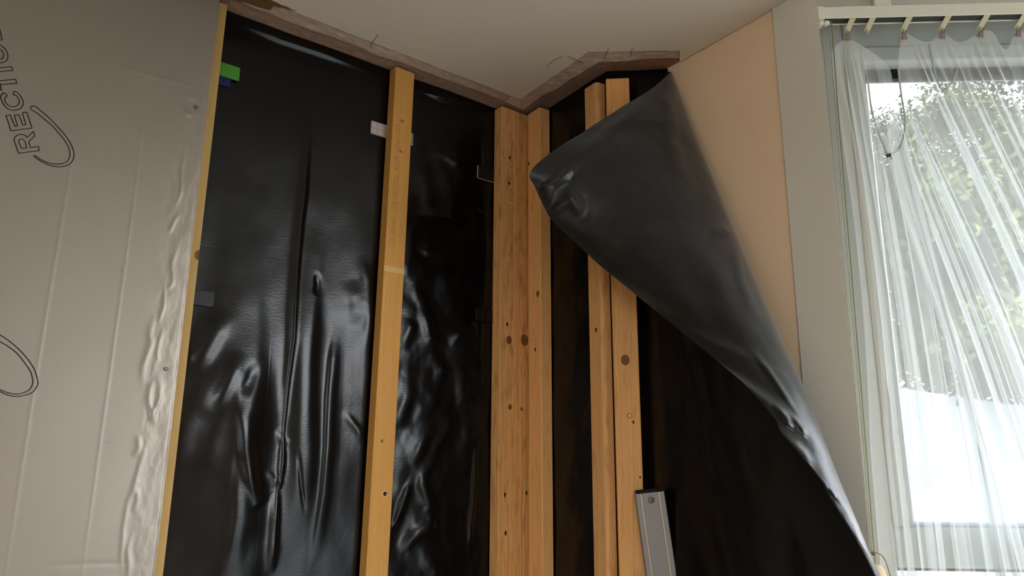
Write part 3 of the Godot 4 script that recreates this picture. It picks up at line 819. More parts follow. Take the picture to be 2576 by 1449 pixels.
# ---------------------------------------------------------------- the black membrane
func membrane() -> void:
	var black := mat("black_polythene", Color(0.022, 0.021, 0.02), 0.26, 0.42)
	black.heightmap_enabled = true
	black.heightmap_texture = noise_tex(5, 0.03, 512, 3)
	black.heightmap_scale = 0.008
	black.uv1_scale = Vector3(5.0, 14.0, 1.0)
	black.cull_mode = BaseMaterial3D.CULL_DISABLED
	var sheet := thing("plastic_sheet", "glossy black plastic sheet covering the wall, its right side folded over", "plastic sheet", Transform3D(Basis(), Vector3(0.03879, 0, -1.63128)))
	var back := sheet.transform.affine_inverse()
	var creases := []
	for f in FOLDS_LEFT:
		creases.append(Crease.new(f[0], f[1], f[2] if f[2] > 0 else 9.0, f[3] if f[3] > 0 else 7.0))
	var b := MB.new()
	var rows := [0.02, 0.6, 1.1, 1.3]
	var y := 1.36
	while y < 2.402:
		rows.append(y)
		y += 0.003
	rows.append(2.4035)
	var ss := []
	for i in 68:
		ss.append(-0.80 + 0.2 * i / 68.0)
	for i in 90:
		ss.append(-0.60 + 0.1 * i / 90.0)
	for i in 190:
		ss.append(-0.50 + 0.5 * i / 189.0)
	var nu := ss.size()
	var seam := Crease.new(FOLDS_LEFT[0][0] + FOLDS_LEFT[1][0] + FOLDS_LEFT[2][0], 2.2, 2.2, 2.2)
	var pts := PackedVector3Array()
	var uvs := PackedVector2Array()
	for yy in rows:
		var here := []
		for c in creases:
			if yy > c.lo.y and yy < c.hi.y:
				here.append(c)
		for i in nu:
			var s: float = ss[i]
			var q := Vector2(s, yy)
			var h := 0.0
			for c in here:
				h += c.at(q)
			h += seam.at(q)
			var right := smoothstep(-0.39, -0.33, s)   # the strip by the corner is more crumpled
			var calm := smoothstep(2.39, 2.0, yy)
			h += noise_b.get_noise_2d(s * 9.0, yy * 5.0) * (0.0010 + 0.0022 * right) * (0.35 + calm)
			h += noise_b.get_noise_2d(s * 26.0 + 9.0, yy * 18.0) * (0.00008 + 0.00034 * right) * (0.3 + calm)
			h += noise_b.get_noise_2d(s * 3.0, yy * 2.0) * 0.0022
			h += 0.13 * clampf(s + 0.735, 0.0, 0.085) * smoothstep(1.85, 1.66, yy) * smoothstep(-0.56, -0.63, s)
			h *= smoothstep(0.0, -0.03, s)
			pts.append(back * (FA * Vector3(s, yy, maxf(h, -0.0045))))
			uvs.append(Vector2(s, yy))
	b.grid(pts, nu, rows.size(), FA.basis.z, uvs)
	for side in [[FB, 0.0, 0.2885], [FC, 0.0, 0.1279]]:
		pts = PackedVector3Array()
		uvs = PackedVector2Array()
		var n := 40
		var ys := [0.02, 0.8]
		for k in 90:
			ys.append(1.2 + 1.2035 * k / 89.0)
		for yy in ys:
			for i in n:
				var s: float = lerpf(side[1], side[2], float(i) / (n - 1))
				var edge: float = smoothstep(0.0, 0.02, minf(s - side[1], side[2] - s))
				pts.append(back * (side[0] * Vector3(s, yy, (noise_a.get_noise_2d(s * 8.0 + 4.0, yy * 6.0) * 0.0025) * edge)))
				uvs.append(Vector2(s + 2.0, yy))
		b.grid(pts, n, ys.size(), side[0].basis.z, uvs)
	part(sheet, "wall_sheet", b, black)
	# the loose part that hangs out from the angled face to the fold line
	var fold := smooth_path(FOLD, 6)
	b = MB.new()
	pts = PackedVector3Array()
	uvs = PackedVector2Array()
	var hang := fold.duplicate()
	hang.append(Vector3(fold[-1].x, 0.7, fold[-1].z))
	hang.append(Vector3(fold[-1].x, 0.02, fold[-1].z))
	for p in hang:
		var from: Vector3 = FC * Vector3(0.0494 - 0.0022 * p.y, p.y, 0.004)
		for i in 30:
			var t := i / 29.0
			var o := from.lerp(p, t)
			o += Vector3(-0.83, 0, 0.56) * (0.012 * sin(t * PI) + noise_a.get_noise_2d(t * 5.0, p.y * 3.0) * 0.006 * sin(t * PI))
			pts.append(back * o)
			uvs.append(Vector2(t * 0.5 + 4.0, p.y))
	b.grid(pts, 30, hang.size(), Vector3(-0.83, 0, 0.56), uvs)
	part(sheet, "loose_sheet", b, black)
	# the flap folded over towards the left
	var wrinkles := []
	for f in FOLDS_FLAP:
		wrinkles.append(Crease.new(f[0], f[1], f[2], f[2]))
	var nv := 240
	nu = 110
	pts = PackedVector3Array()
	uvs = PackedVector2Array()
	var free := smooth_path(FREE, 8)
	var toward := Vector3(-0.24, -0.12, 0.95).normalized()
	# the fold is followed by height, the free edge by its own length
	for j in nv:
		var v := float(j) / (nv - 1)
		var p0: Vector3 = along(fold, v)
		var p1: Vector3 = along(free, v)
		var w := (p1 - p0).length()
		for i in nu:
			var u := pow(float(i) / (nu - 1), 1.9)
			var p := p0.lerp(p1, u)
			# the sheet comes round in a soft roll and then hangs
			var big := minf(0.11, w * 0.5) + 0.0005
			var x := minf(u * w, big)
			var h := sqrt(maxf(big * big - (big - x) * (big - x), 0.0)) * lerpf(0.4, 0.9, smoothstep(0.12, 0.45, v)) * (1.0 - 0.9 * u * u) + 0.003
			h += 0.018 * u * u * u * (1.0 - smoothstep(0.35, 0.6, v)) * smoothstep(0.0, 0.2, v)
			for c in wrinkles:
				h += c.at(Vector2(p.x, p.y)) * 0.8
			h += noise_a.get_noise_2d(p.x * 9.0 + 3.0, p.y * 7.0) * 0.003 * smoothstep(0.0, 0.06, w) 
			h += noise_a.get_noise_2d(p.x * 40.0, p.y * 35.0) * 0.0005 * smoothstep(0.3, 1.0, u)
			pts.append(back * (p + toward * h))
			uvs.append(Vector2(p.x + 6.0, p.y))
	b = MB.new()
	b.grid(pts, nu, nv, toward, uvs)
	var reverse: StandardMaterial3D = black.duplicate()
	reverse.resource_name = "black_polythene_reverse_sheen"
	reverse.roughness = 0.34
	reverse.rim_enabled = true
	reverse.rim = 0.6  # white sheen added on the flap alone to brighten its fold
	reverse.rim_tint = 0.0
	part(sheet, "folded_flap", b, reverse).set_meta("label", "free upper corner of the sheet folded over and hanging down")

# ---------------------------------------------------------------- battens
func batten(f: Transform3D, s: float, w: float, z0: float, z1: float, top: float, lean: float, rl: float, rr: float, m: Material, label: String) -> Node3D:
	var xf := f * Transform3D(Basis(Vector3(0, 0, 1), -lean), Vector3(s, 0, 0))
	var o := thing("timber_batten", label, "batten", xf, "timber battens fixed over the black sheet")
	part(o, "timber", batten_mesh(w, z0, z1, 0.0, top, rl, rr), m)
	return o

func battens() -> void:
	var brass := mat("brass_screw", Color(0.75, 0.55, 0.36), 0.35, 0.5, 0.85)
	var burr := mat("raised_fibre", Color(0.80, 0.55, 0.42), 0.85, 0.2)
	var pink := mat("pale_burr", Color(0.95, 0.72, 0.66), 0.8, 0.2)
	var black_screw := mat("dark_screw", Color(0.22, 0.15, 0.09), 0.35, 0.5, 0.6)
	var hole := mat("burnt_hole", Color(0.13, 0.07, 0.035), 0.9, 0.2)
	var tan_col := Color(0.80, 0.595, 0.305)
	var tan_dark := Color(0.66, 0.43, 0.19)
	var old_col := Color(0.92, 0.71, 0.46)
	var old_dark := Color(0.58, 0.37, 0.19)
	var o := batten(FA, -0.7954, 0.0435, 0.0, 0.025, 2.399, 0.0085, 0.001, 0.002, wood(1, Color(0.73, 0.60, 0.365), Color(0.58, 0.43, 0.22), 0.7, [[42, 471, 6]], [], 0.2), "yellowish timber batten along the edge of the white foam board")
	o = batten(FA, -0.4237, 0.0455, 0.006, 0.031, 2.397, 0.0149, 0.0015, 0.002, wood(2, tan_col, tan_dark, 0.75, [[16, 771, 2.2]], ["A1A-PNSY/WPCA 25X50AC300-IMPORTED", 8, 128, 412, 0.55, 10.5], 0.15), "orange-brown timber batten standing alone in front of the black sheet")
	for k in [[0.0215, 2.281, 0.0033], [0.0235, 2.2138, 0.0033]]:
		screw(o, Vector3(k[0], k[1], 0.031), k[2], brass, burr)
	screw(o, Vector3(0.0295, 1.5333, 0.031), 0.0040, black_screw, pink)
	var b := MB.new()
	b.box(Vector3(0.0, 1.955, 0.0308), Vector3(0.0455, 1.966, 0.0311))
	part(o, "sanded_band", b, mat("sanded_wood", Color(0.80, 0.67, 0.45), 0.8, 0.2))
	o = batten(FA, -0.1071, 0.0485, 0.003, 0.031, 2.396, 0.0, 0.0015, 0.0015, wood(3, old_col, old_dark, 1.0, [[25, 552, 6.5], [29, 697, 4.2]], ["ATA-PNSY/WPCA 25X50AC600-IMPORTED", 24, 128, 420, 1.0, 11], 0.5), "stamped timber batten left of the pair in the wall corner")
	for k in [[0.0249, 2.2737], [0.0231, 2.2107], [0.0202, 1.8817], [0.0196, 1.445], [0.0172, 1.521]]:
		sunk_screw(o, Vector3(k[0], k[1], 0.031), 0.0034, black_screw, hole)
	o = batten(FA, -0.0578, 0.046, 0.003, 0.0305, 2.396, 0.0, 0.0015, 0.0015, wood(4, Color(0.90, 0.68, 0.43), old_dark, 1.25, [[20, 548, 9], [12, 700, 3]], [], 0.6), "narrowly visible timber batten squeezed into the wall corner between two others")
	sunk_screw(o, Vector3(0.0265, 1.523, 0.0305), 0.0034, black_screw, hole)
	o = batten(FB, 0.0503, 0.0478, 0.003, 0.031, 2.394, -0.0042, 0.0015, 0.002, wood(5, Color(0.93, 0.71, 0.46), Color(0.68, 0.46, 0.25), 0.7, [[36, 450, 5]], [], 0.4), "timber batten on the short wall immediately right of the corner")
	for k in [[0.0262, 1.8266], [0.0275, 2.2444], [0.0043, 2.2679]]:
		sunk_screw(o, Vector3(k[0], k[1], 0.031), 0.0032, black_screw, hole)
	o = batten(FB, 0.2498, 0.0402, 0.003, 0.025, 2.374, -0.003, 0.0015, 0.008, wood(6, Color(0.90, 0.69, 0.45), Color(0.65, 0.45, 0.25), 0.7, [], ["A1A-PNSY/WPCA 25X50AC600-IMPORTED", 15, 128, 414, 0.9, 11], 0.5), "timber batten with a rounded edge, left of the pair under the folded flap")
	sunk_screw(o, Vector3(0.0215, 1.8454, 0.025), 0.0035, black_screw, hole)
	o = batten(FC, 0.0012, 0.0475, 0.005, 0.031, 2.3685, -0.0022, 0.0015, 0.0015, wood(8, Color(0.91, 0.68, 0.42), Color(0.67, 0.45, 0.23), 0.75, [[21, 618, 7]], [], 0.35), "timber batten with one large dark knot, right of the pair under the flap")
	screw(o, Vector3(0.0262, 1.677, 0.031), 0.0033, brass, burr)
	sunk_screw(o, Vector3(0.0335, 1.6653, 0.031), 0.0022, black_screw, hole)
	sunk_screw(o, Vector3(0.0425, 1.5656, 0.031), 0.0018, black_screw, hole)

# a screw driven deep into a dark countersink
func sunk_screw(parent: Node, at: Vector3, r: float, m: Material, dark: Material) -> void:
	var b := MB.new()
	b.lathe([Vector2(0, 0.0006), Vector2(r * 0.35, 0.0006), Vector2(r * 0.5, 0.0003), Vector2(r * 0.55, 0.0001)], at + Vector3(r * 0.1, -r * 0.4, 0), Vector3(0, 0, 1), 14)
	var o := part(parent, "screw", b, m)
	var c := MB.new()
	var p := []
	for k in 18:
		var a := TAU * k / 18.0
		p.append(at + Vector3(cos(a) * r * 0.75, sin(a) * r * 1.35 * (1.0 + 0.12 * sin(a * 3.0 + r * 9000.0)), 0.00015))
	c.flat(p, Vector3(0, 0, 1))
	part(o, "countersink", c, dark)

# ---------------------------------------------------------------- the foam board on the left
func board() -> void:
	var facing := mat("foil_facing", Color(0.535, 0.497, 0.455), 0.40, 0.5, 0.45)
	var core := mat("foam_core", Color(0.85, 0.78, 0.6), 0.9, 0.2)
	var ink := mat("black_print", Color(0.1, 0.075, 0.07), 0.7, 0.3)
	var o := thing("insulation_board", "off-white foam insulation board with black outline lettering, at the left", "insulation board", FA * Transform3D(Basis(), Vector3(-1.4, 0, 0)))
	var z := 0.055
	var back := Transform3D(Basis(), Vector3(1.4, 0, 0))
	var ridge := []
	ridge.append(Crease.new([Vector2(-0.933, 2.4), Vector2(-0.9344, 2.1748), Vector2(-0.9372, 1.98), Vector2(-0.9409, 1.7322), Vector2(-0.9423, 1.4579), Vector2(-0.943, 1.3)], 0.22, 1.9, 1.9))
	ridge.append(Crease.new([Vector2(-0.8475, 2.4), Vector2(-0.8481, 2.1768), Vector2(-0.8462, 1.9966), Vector2(-0.849, 1.7192), Vector2(-0.8516, 1.4494), Vector2(-0.853, 1.3)], 0.22, 1.9, 1.9))
	ridge.append(Crease.new([Vector2(-0.9291, 2.2038), Vector2(-0.84, 2.206), Vector2(-0.7436, 2.2101)], 0.5, 2, 2))
	ridge.append(Crease.new([Vector2(-0.9316, 1.4594), Vector2(-0.84, 1.456), Vector2(-0.7631, 1.4504)], -0.4, 2, 2))
	for c in [[[-0.795, 2.174, -0.7885, 2.162, -0.780, 2.156, -0.772, 2.165], 1.8, 3], [[-0.79, 2.19, -0.766, 2.187], 1.2, 2.5], [[-0.779, 2.10, -0.7815, 2.06, -0.779, 2.02, -0.785, 1.99], 1.6, 2.2], [[-0.776, 1.99, -0.7845, 1.965, -0.79, 1.945], 1.6, 3], [[-0.773, 1.93, -0.779, 1.90, -0.7755, 1.87, -0.785, 1.855], 1.8, 3], [[-0.787, 1.87, -0.7845, 1.83, -0.79, 1.80], 1.6, 2.5], [[-0.792, 1.82, -0.7995, 1.79, -0.796, 1.77, -0.803, 1.735, -0.799, 1.70], 2.0, 4], [[-0.781, 1.80, -0.785, 1.765, -0.782, 1.74], 1.4, 3], [[-0.779, 1.725, -0.774, 1.69, -0.780, 1.665, -0.7755, 1.645], 2.6, 3.5], [[-0.787, 1.72, -0.79, 1.69, -0.783, 1.665, -0.787, 1.65], 2.4, 3.5], [[-0.800, 1.635, -0.795, 1.615, -0.803, 1.60], 1.8, 4], [[-0.783, 1.64, -0.7885, 1.60, -0.795, 1.56, -0.799, 1.53], 1.8, 3.5], [[-0.793, 1.56, -0.788, 1.54, -0.794, 1.52], 2, 3.5], [[-0.800, 1.56, -0.803, 1.50, -0.800, 1.44], 1.4, 3], [[-0.788, 1.50, -0.793, 1.47, -0.788, 1.44, -0.793, 1.40], 2, 3.5]]:
		var l := []
		for k in range(0, c[0].size(), 2):
			l.append(Vector2(c[0][k], c[0][k + 1]))
		ridge.append(Crease.new(smooth_path(l, 3), c[1] * 0.5, c[2] * 1.1, c[2] * 1.1))
	var b := MB.new()
	var ss := []
	for i in 60:
		ss.append(-1.4 + 0.4 * i / 60.0)
	for i in 110:
		ss.append(-1.0 + 0.18 * i / 110.0)
	for i in 48:
		ss.append(-0.82 + 0.0675 * i / 47.0)
	var rows := [0.01, 0.6, 1.1, 1.33]
	for k in 350:
		rows.append(1.36 + 1.0385 * k / 349.0)
	var pts := PackedVector3Array()
	for yy in rows:
		var here := []
		for c in ridge:
			if yy > c.lo.y and yy < c.hi.y:
				here.append(c)
		for s in ss:
			var h := 0.0
			for c in here:
				h += c.at(Vector2(s, yy))
			var rim := smoothstep(-0.81, -0.785, s)
			h += noise_a.get_noise_2d(s * 40.0, yy * 18.0) * 0.0005 * rim + noise_b.get_noise_2d(s * 3.0, yy * 2.0) * 0.0012
			h -= smoothstep(-0.757, -0.7525, s) * 0.0012
			# the trimmed edge runs slightly out of true
			var cut := (1.0 - clampf((yy - 1.36) / 1.04, 0.0, 1.0)) * -0.0075 + noise_a.get_noise_2d(yy * 30.0, 2.0) * 0.0008
			pts.append(back * Vector3(s + cut * smoothstep(-0.9, -0.7525, s), yy, z + h))
	b.grid(pts, ss.size(), rows.size(), Vector3(0, 0, 1))
	var face := part(o, "facing", b, facing)
	b = MB.new()
	b.box(Vector3(0.0, 0.01, 0.0312), Vector3(0.6385, 2.3985, 0.0525))
	part(o, "foam_core", b, core)
	# outline lettering and swooshes, printed: thin ribbons on the facing
	for item in LOGO:
		b = MB.new()
		var path: Array = smooth_path(item[0], 6, true) if item[1] == 1 else item[0]
		var n := path.size()
		var w := 0.00055
		for i in n:
			var p: Vector2 = path[i]
			var q: Vector2 = path[(i + 1) % n]
			if (q - p).length() < 1e-5:
				continue
			var d := (q - p).normalized()
			var m := d.orthogonal() * w
			p -= d * w * 0.6
			q += d * w * 0.6
			var g := []
			for e in [p + m, q + m, q - m, p - m]:
				g.append(back * Vector3(e.x, e.y, z + noise_b.get_noise_2d(e.x * 3.0, e.y * 2.0) * 0.0012 + 0.0008))
			b.flat(g, Vector3(0, 0, 1))
		part(o, "printed_swoosh" if item[0].size() > 28 or item[0].size() == 29 else "printed_letter", b, ink)
	for p in [Vector2(-0.7725, 2.1728), Vector2(-0.7747, 1.7338)]:
		b = MB.new()
		b.lathe([Vector2(0, 0.0012), Vector2(0.0026, 0.0012), Vector2(0.0033, 0.0004), Vector2(0.0034, -0.002)], back * Vector3(p.x, p.y, z + 0.0012), Vector3(0, 0, 1), 18)
		part(o, "screw", b, mat("plated_screw", Color(0.42, 0.36, 0.31), 0.45, 0.5, 0.5))
	var grime := mat("speck", Color(0.42, 0.38, 0.34), 0.9, 0.2)
	b = MB.new()
	for k in 26:
		var s := -0.835 + rng.randf_range(-0.02, 0.03)
		var yy := rng.randf_range(1.4, 2.3)
		var r := rng.randf_range(0.0004, 0.0011)
		b.lathe([Vector2(0, 0.0003), Vector2(r, 0.0003)], back * Vector3(s, yy, z + noise_b.get_noise_2d(s * 3.0, yy * 2.0) * 0.0012 + 0.0003), Vector3(0, 0, 1), 8)
	var specks := part(face, "specks", b, grime)
	specks.set_meta("kind", "stuff")

# ---------------------------------------------------------------- plastic packers between sheet and battens
func packer(label: String, m: Material, s: float, y: float, w: float, h: float, z0: float, z1: float, turn: float, grid := Vector2i.ZERO) -> Node3D:
	var o := thing("plastic_packer", label, "packer", FA * Transform3D(Basis(Vector3(0, 0, 1), turn), Vector3(s, y, 0)), "plastic packers wedged behind the battens")
	var b := MB.new()
	var floor_z := z1 - (0.0022 if grid.x > 0 else 0.0)
	b.box(Vector3(-w / 2, -h / 2, z0), Vector3(w / 2, h / 2, floor_z), 0.0008)
	var body := part(o, "plate", b, m)
	if grid.x > 0:
		b = MB.new()
		var t := 0.0009
		for i in grid.x + 1:
			var x := lerpf(-w / 2 + t, w / 2 - t, float(i) / grid.x)
			b.box(Vector3(x - t, -h / 2, floor_z - 0.0004), Vector3(x + t, h / 2, z1), 0.0004)
		for j in grid.y + 1:
			var yy := lerpf(-h / 2 + t, h / 2 - t, float(j) / grid.y)
			b.box(Vector3(-w / 2, yy - t, floor_z - 0.0004), Vector3(w / 2, yy + t, z1), 0.0004)
		part(o, "ribs", b, m)
	return o

func packers() -> void:
	var grey := mat("pale_plastic", Color(0.72, 0.68, 0.67), 0.5, 0.4)
	var green := mat("green_plastic", Color(0.25, 0.52, 0.16), 0.5, 0.4)
	var blue := mat("blue_plastic", Color(0.03, 0.07, 0.30), 0.5, 0.4)
	var black := mat("black_plastic", Color(0.06, 0.06, 0.062), 0.5, 0.4)
	packer("pale grey ribbed plastic packer behind the lone batten", grey, -0.375, 2.2592, 0.099, 0.0275, 0.0004, 0.0056, 0.0, Vector2i(7, 2))
	packer("bright green plastic packer beside the left batten, near the top", green, -0.7195, 2.2815, 0.051, 0.0265, 0.0035, 0.008, 0.0)
	packer("dark blue plastic packer directly under the green one", blue, -0.7315, 2.2655, 0.05, 0.026, 0.0003, 0.0034, 0.0)
	var o := packer("black plastic packer beside the left batten, halfway down", black, -0.7250, 1.8605, 0.051, 0.0265, 0.0006, 0.006, 0.0)
	var b := MB.new()
	b.lathe([Vector2(0.0012, 0.0002), Vector2(0.0018, 0.0005), Vector2(0.0022, 0.0002)], Vector3(0.017, 0.002, 0.006), Vector3(0, 0, 1), 14)
	part(o, "peg_hole", b, mat("worn_rim", Color(0.2, 0.2, 0.2), 0.5))
	o = packer("black packer with a pale worn edge, left of the corner battens", black, -0.128, 2.2305, 0.050, 0.030, 0.0006, 0.004, -0.02)
	b = MB.new()
	b.box(Vector3(-0.0256, -0.0154, 0.001), Vector3(-0.0250, 0.0150, 0.0042), 0.0002)
	b.box(Vector3(-0.0256, -0.0154, 0.001), Vector3(0.025, -0.0149, 0.0042), 0.0002)
	part(o, "worn_edge", b, mat("worn_edge", Color(0.75, 0.73, 0.70), 0.5))
	packer("dark ribbed packer low on the left of the corner battens", black, -0.128, 1.9, 0.048, 0.0255, 0.0006, 0.006, -0.02, Vector2i(3, 2))

# ---------------------------------------------------------------- the aluminium straightedge
func straightedge() -> void:
	var alu := mat("worn_aluminium", Color(0.50, 0.475, 0.46), 0.5, 0.5, 0.3)
	alu.heightmap_enabled = true
	alu.heightmap_texture = noise_tex(31, 0.05, 256, 3)
	alu.heightmap_scale = 0.004
	alu.uv1_triplanar = true
	alu.uv1_scale = Vector3(30, 4, 30)
	var cap_m := mat("dark_plastic", Color(0.09, 0.085, 0.085), 0.6, 0.4)
	var rib_m := mat("bright_aluminium", Color(0.66, 0.61, 0.53), 0.45, 0.5, 0.3)
	var lean := atan2(0.0159, 0.1418)
	# y runs down the bar from its top end
	var xf := FC * Transform3D(Basis(Vector3(0, 0, 1), lean), Vector3(0.052, 1.5455, 0.078))
	var length := 1.545 / cos(lean) - 0.004
	var foot := xf * Vector3(0, -length, 0)
	var o := thing("straightedge", "worn grey aluminium box-section straightedge leaning against the battens, with a hanging hole", "straightedge", Transform3D(xf.basis, foot))
	var b := MB.new()
	var h := 0.0255
	var outline := [Vector2(-h, -0.024), Vector2(-h, -0.001), Vector2(-h + 0.001, 0.0), Vector2(-0.0165, 0.0), Vector2(-0.0150, -0.0012), Vector2(0.0150, -0.0012), Vector2(0.0165, 0.0), Vector2(h - 0.001, 0.0), Vector2(h, -0.001), Vector2(h, -0.024)]
	var y1 := length - 0.004
	# the front web is pierced by the hole: a ring of quads round it, plain strips elsewhere
	for i in outline.size():
		var p: Vector2 = outline[i]
		var q: Vector2 = outline[(i + 1) % outline.size()]
		if i == 4:
			continue
		var e := q - p
		b.flat([Vector3(p.x, 0, p.y), Vector3(q.x, 0, q.y), Vector3(q.x, y1, q.y), Vector3(p.x, y1, p.y)], Vector3(-e.y, 0, e.x))
	var hc := Vector2(0.0005, length - 0.0165)
	var hr := 0.0062
	var zf := -0.0012
	b.flat([Vector3(-0.015, 0, zf), Vector3(0.015, 0, zf), Vector3(0.015, hc.y - 0.012, zf), Vector3(-0.015, hc.y - 0.012, zf)], Vector3(0, 0, 1))
	var n := 32
	for k in n:
		var a0 := TAU * k / n
		var a1 := TAU * (k + 1) / n
		var quad := []
		for a in [a0, a1]:
			var dir := Vector2(cos(a), sin(a))
			var far := minf(minf((0.015 - hc.x) / maxf(dir.x, 1e-5) if dir.x > 0 else (0.015 + hc.x) / maxf(-dir.x, 1e-5), 99.0), (y1 - hc.y) / maxf(dir.y, 1e-5) if dir.y > 0 else 0.012 / maxf(-dir.y, 1e-5))
			quad.append([hc + dir * hr, hc + dir * far])
		b.flat([Vector3(quad[0][0].x, quad[0][0].y, zf), Vector3(quad[0][1].x, quad[0][1].y, zf), Vector3(quad[1][1].x, quad[1][1].y, zf), Vector3(quad[1][0].x, quad[1][0].y, zf)], Vector3(0, 0, 1))
	b.flat([Vector3(-h, 0, -0.024), Vector3(h, 0, -0.024), Vector3(h, 0, 0), Vector3(-h, 0, 0)], Vector3(0, -1, 0))
	part(o, "box_section", b, alu)
	b = MB.new()
	for s in [-1.0, 1.0]:
		b.box(Vector3(s * 0.0158 - 0.0016, 0.0, -0.0014), Vector3(s * 0.0158 + 0.0016, y1, 0.0009), 0.0005)
	part(o, "raised_rib", b, rib_m)
	b = MB.new()
	b.lathe([Vector2(hr - 0.0006, -0.012), Vector2(hr - 0.0006, 0.0002), Vector2(hr + 0.0002, 0.0008), Vector2(hr + 0.0014, 0.0004), Vector2(hr + 0.0016, 0.0)], Vector3(hc.x, hc.y, zf), Vector3(0, 0, 1), 28)
	part(o, "hole_rim", b, rib_m)
	b = MB.new()
	b.box(Vector3(-h + 0.0005, y1, -0.0235), Vector3(h - 0.0005, length + 0.0015, -0.0008), 0.0025)
	part(o, "end_cap", b, cap_m)

# ---------------------------------------------------------------- blind rail, chain, sheer curtain
func blind_and_curtain() -> void:
	var cream := mat("cream_rail", Color(0.80, 0.79, 0.73), 0.45, 0.5)
	var beige := mat("yellowed_plastic", Color(0.72, 0.69, 0.57), 0.5, 0.4)
	var greyed := mat("grey_clip", Color(0.52, 0.45, 0.40), 0.6, 0.4)
	var wire := mat("wire", Color(0.35, 0.31, 0.27), 0.4, 0.5, 0.6)
	var rail := thing("blind_headrail", "cream vertical blind headrail fixed under the ceiling over the window", "blind rail", FE * Transform3D(Basis(), Vector3(0.0135, 2.356, -0.04)))
	var b := MB.new()
	b.box(Vector3(0.0, 0.0, 0.0075), Vector3(1.2, 0.0225, 0.010), 0.0009)
	b.box(Vector3(0.0, 0.0, -0.0125), Vector3(1.2, 0.0225, -0.0105), 0.0008)
	b.box(Vector3(0.0, 0.0195, -0.0115), Vector3(1.2, 0.0225, 0.009), 0.0006)
	b.box(Vector3(0.045, 0.0225, -0.010), Vector3(1.2, 0.0245, 0.008), 0.0008)
	part(rail, "rail", b, cream)
	b = MB.new()
	b.box(Vector3(0.012, 0.0022, -0.0104), Vector3(1.199, 0.0194, 0.0074))  # dark insert that paints the shade inside the rail channel
	part(rail, "channel_shade", b, mat("painted_channel_shade", Color(0.22, 0.22, 0.20), 0.7, 0.3))
	b = MB.new()
	b.box(Vector3(-0.001, -0.0008, -0.013), Vector3(0.0115, 0.0238, 0.011), 0.0012)
	b.box(Vector3(0.0005, -0.010, -0.009), Vector3(0.0095, -0.0008, 0.009), 0.002)
	b.box(Vector3(0.0095, -0.009, -0.004), Vector3(0.021, -0.0005, 0.008), 0.003)
	part(rail, "end_cap", b, cream)
	for s in [0.1, 0.55, 1.0]:
		b = MB.new()
		b.box(Vector3(s, 0.0242, -0.008), Vector3(s + 0.03, 0.044, 0.006), 0.001)
		part(rail, "bracket", b, cream)
	var clips := [0.0716, 0.1690, 0.2350, 0.3005, 0.3646, 0.431, 0.497]
	var hooks := clips.duplicate()
	hooks.append(0.1061)
	for s in hooks:
		b = MB.new()
		var x: float = s - 0.0135
		# a slanting blade under the rail and the eye at its lower end
		var blade := [Vector3(x - 0.003, 0.001, 0.006), Vector3(x + 0.0075, 0.001, 0.006), Vector3(x + 0.0045, -0.011, -0.016), Vector3(x - 0.0055, -0.011, -0.016)]
		b.flat(blade, Vector3(0, -1, 0.4))
		var lid := []
		for p in blade:
			lid.append(p + Vector3(0, 0.0015, 0))
		b.flat(lid, Vector3(0, 1, -0.4))
		b.tube([Vector3(x - 0.001, -0.009, -0.013), Vector3(x - 0.001, -0.017, -0.013)], 0.0016, 8)
		part(rail, "carrier", b, beige)
	var ordinal := ["leftmost", "second from the left", "third from the left", "fourth from the left", "fifth from the left"]
	for i in 5:
		var s: float = clips[i]
		var o := thing("curtain_clip", "small grey-brown curtain clip under the blind rail, " + ordinal[i], "curtain clip", FE * Transform3D(Basis(Vector3(0, 0, 1), rng.randf_range(-0.35, 0.1)), Vector3(s - 0.001, 2.3325, -0.053)), "grey clips holding the sheer curtain")
		b = MB.new()
		b.box(Vector3(-0.0046, -0.0075, -0.0012), Vector3(0.0046, 0.0045, 0.0012), 0.001)
		b.box(Vector3(-0.0036, 0.0035, -0.001), Vector3(0.0030, 0.0072, 0.001), 0.001)
		part(o, "body", b, greyed)
		b = MB.new()
		var ring := []
		for k in 13:
			var a := TAU * k / 12.0
			ring.append(Vector3(0.001 + cos(a) * 0.0026, 0.0078 + sin(a) * 0.0032, 0.001))
		b.tube(ring, 0.0005, 6)
		b.tube([Vector3(-0.0046, -0.004, 0), Vector3(-0.009, -0.005, 0.0005)], 0.0006, 6)
		part(o, "wire_loop", b, wire)
	# beaded chain and the cord beside it
	var chain := thing("bead_chain", "white beaded control chain hanging down at the left of the window", "bead chain", FE * Transform3D(Basis(), Vector3(0.0345, 2.352, -0.04)))
	b = MB.new()
	b.tube([Vector3(0, 0, 0), Vector3(-0.0065, -0.312, 0), Vector3(-0.010, -0.63, 0.0), Vector3(-0.0145, -0.884, 0)], 0.0004, 6)
	b.tube([Vector3(-0.012, 0, -0.004), Vector3(-0.0135, -0.312, -0.004), Vector3(-0.016, -0.63, -0.002), Vector3(-0.0165, -0.884, 0)], 0.0004, 6)
	part(chain, "string", b, mat("chain_string", Color(0.6, 0.62, 0.56), 0.6))
	var sp := SphereMesh.new()
	sp.radius = 0.00115
	sp.height = 0.0023
	sp.radial_segments = 10
	sp.rings = 6
	var mm := MultiMesh.new()
	mm.transform_format = MultiMesh.TRANSFORM_3D
	mm.mesh = sp
	mm.instance_count = 600
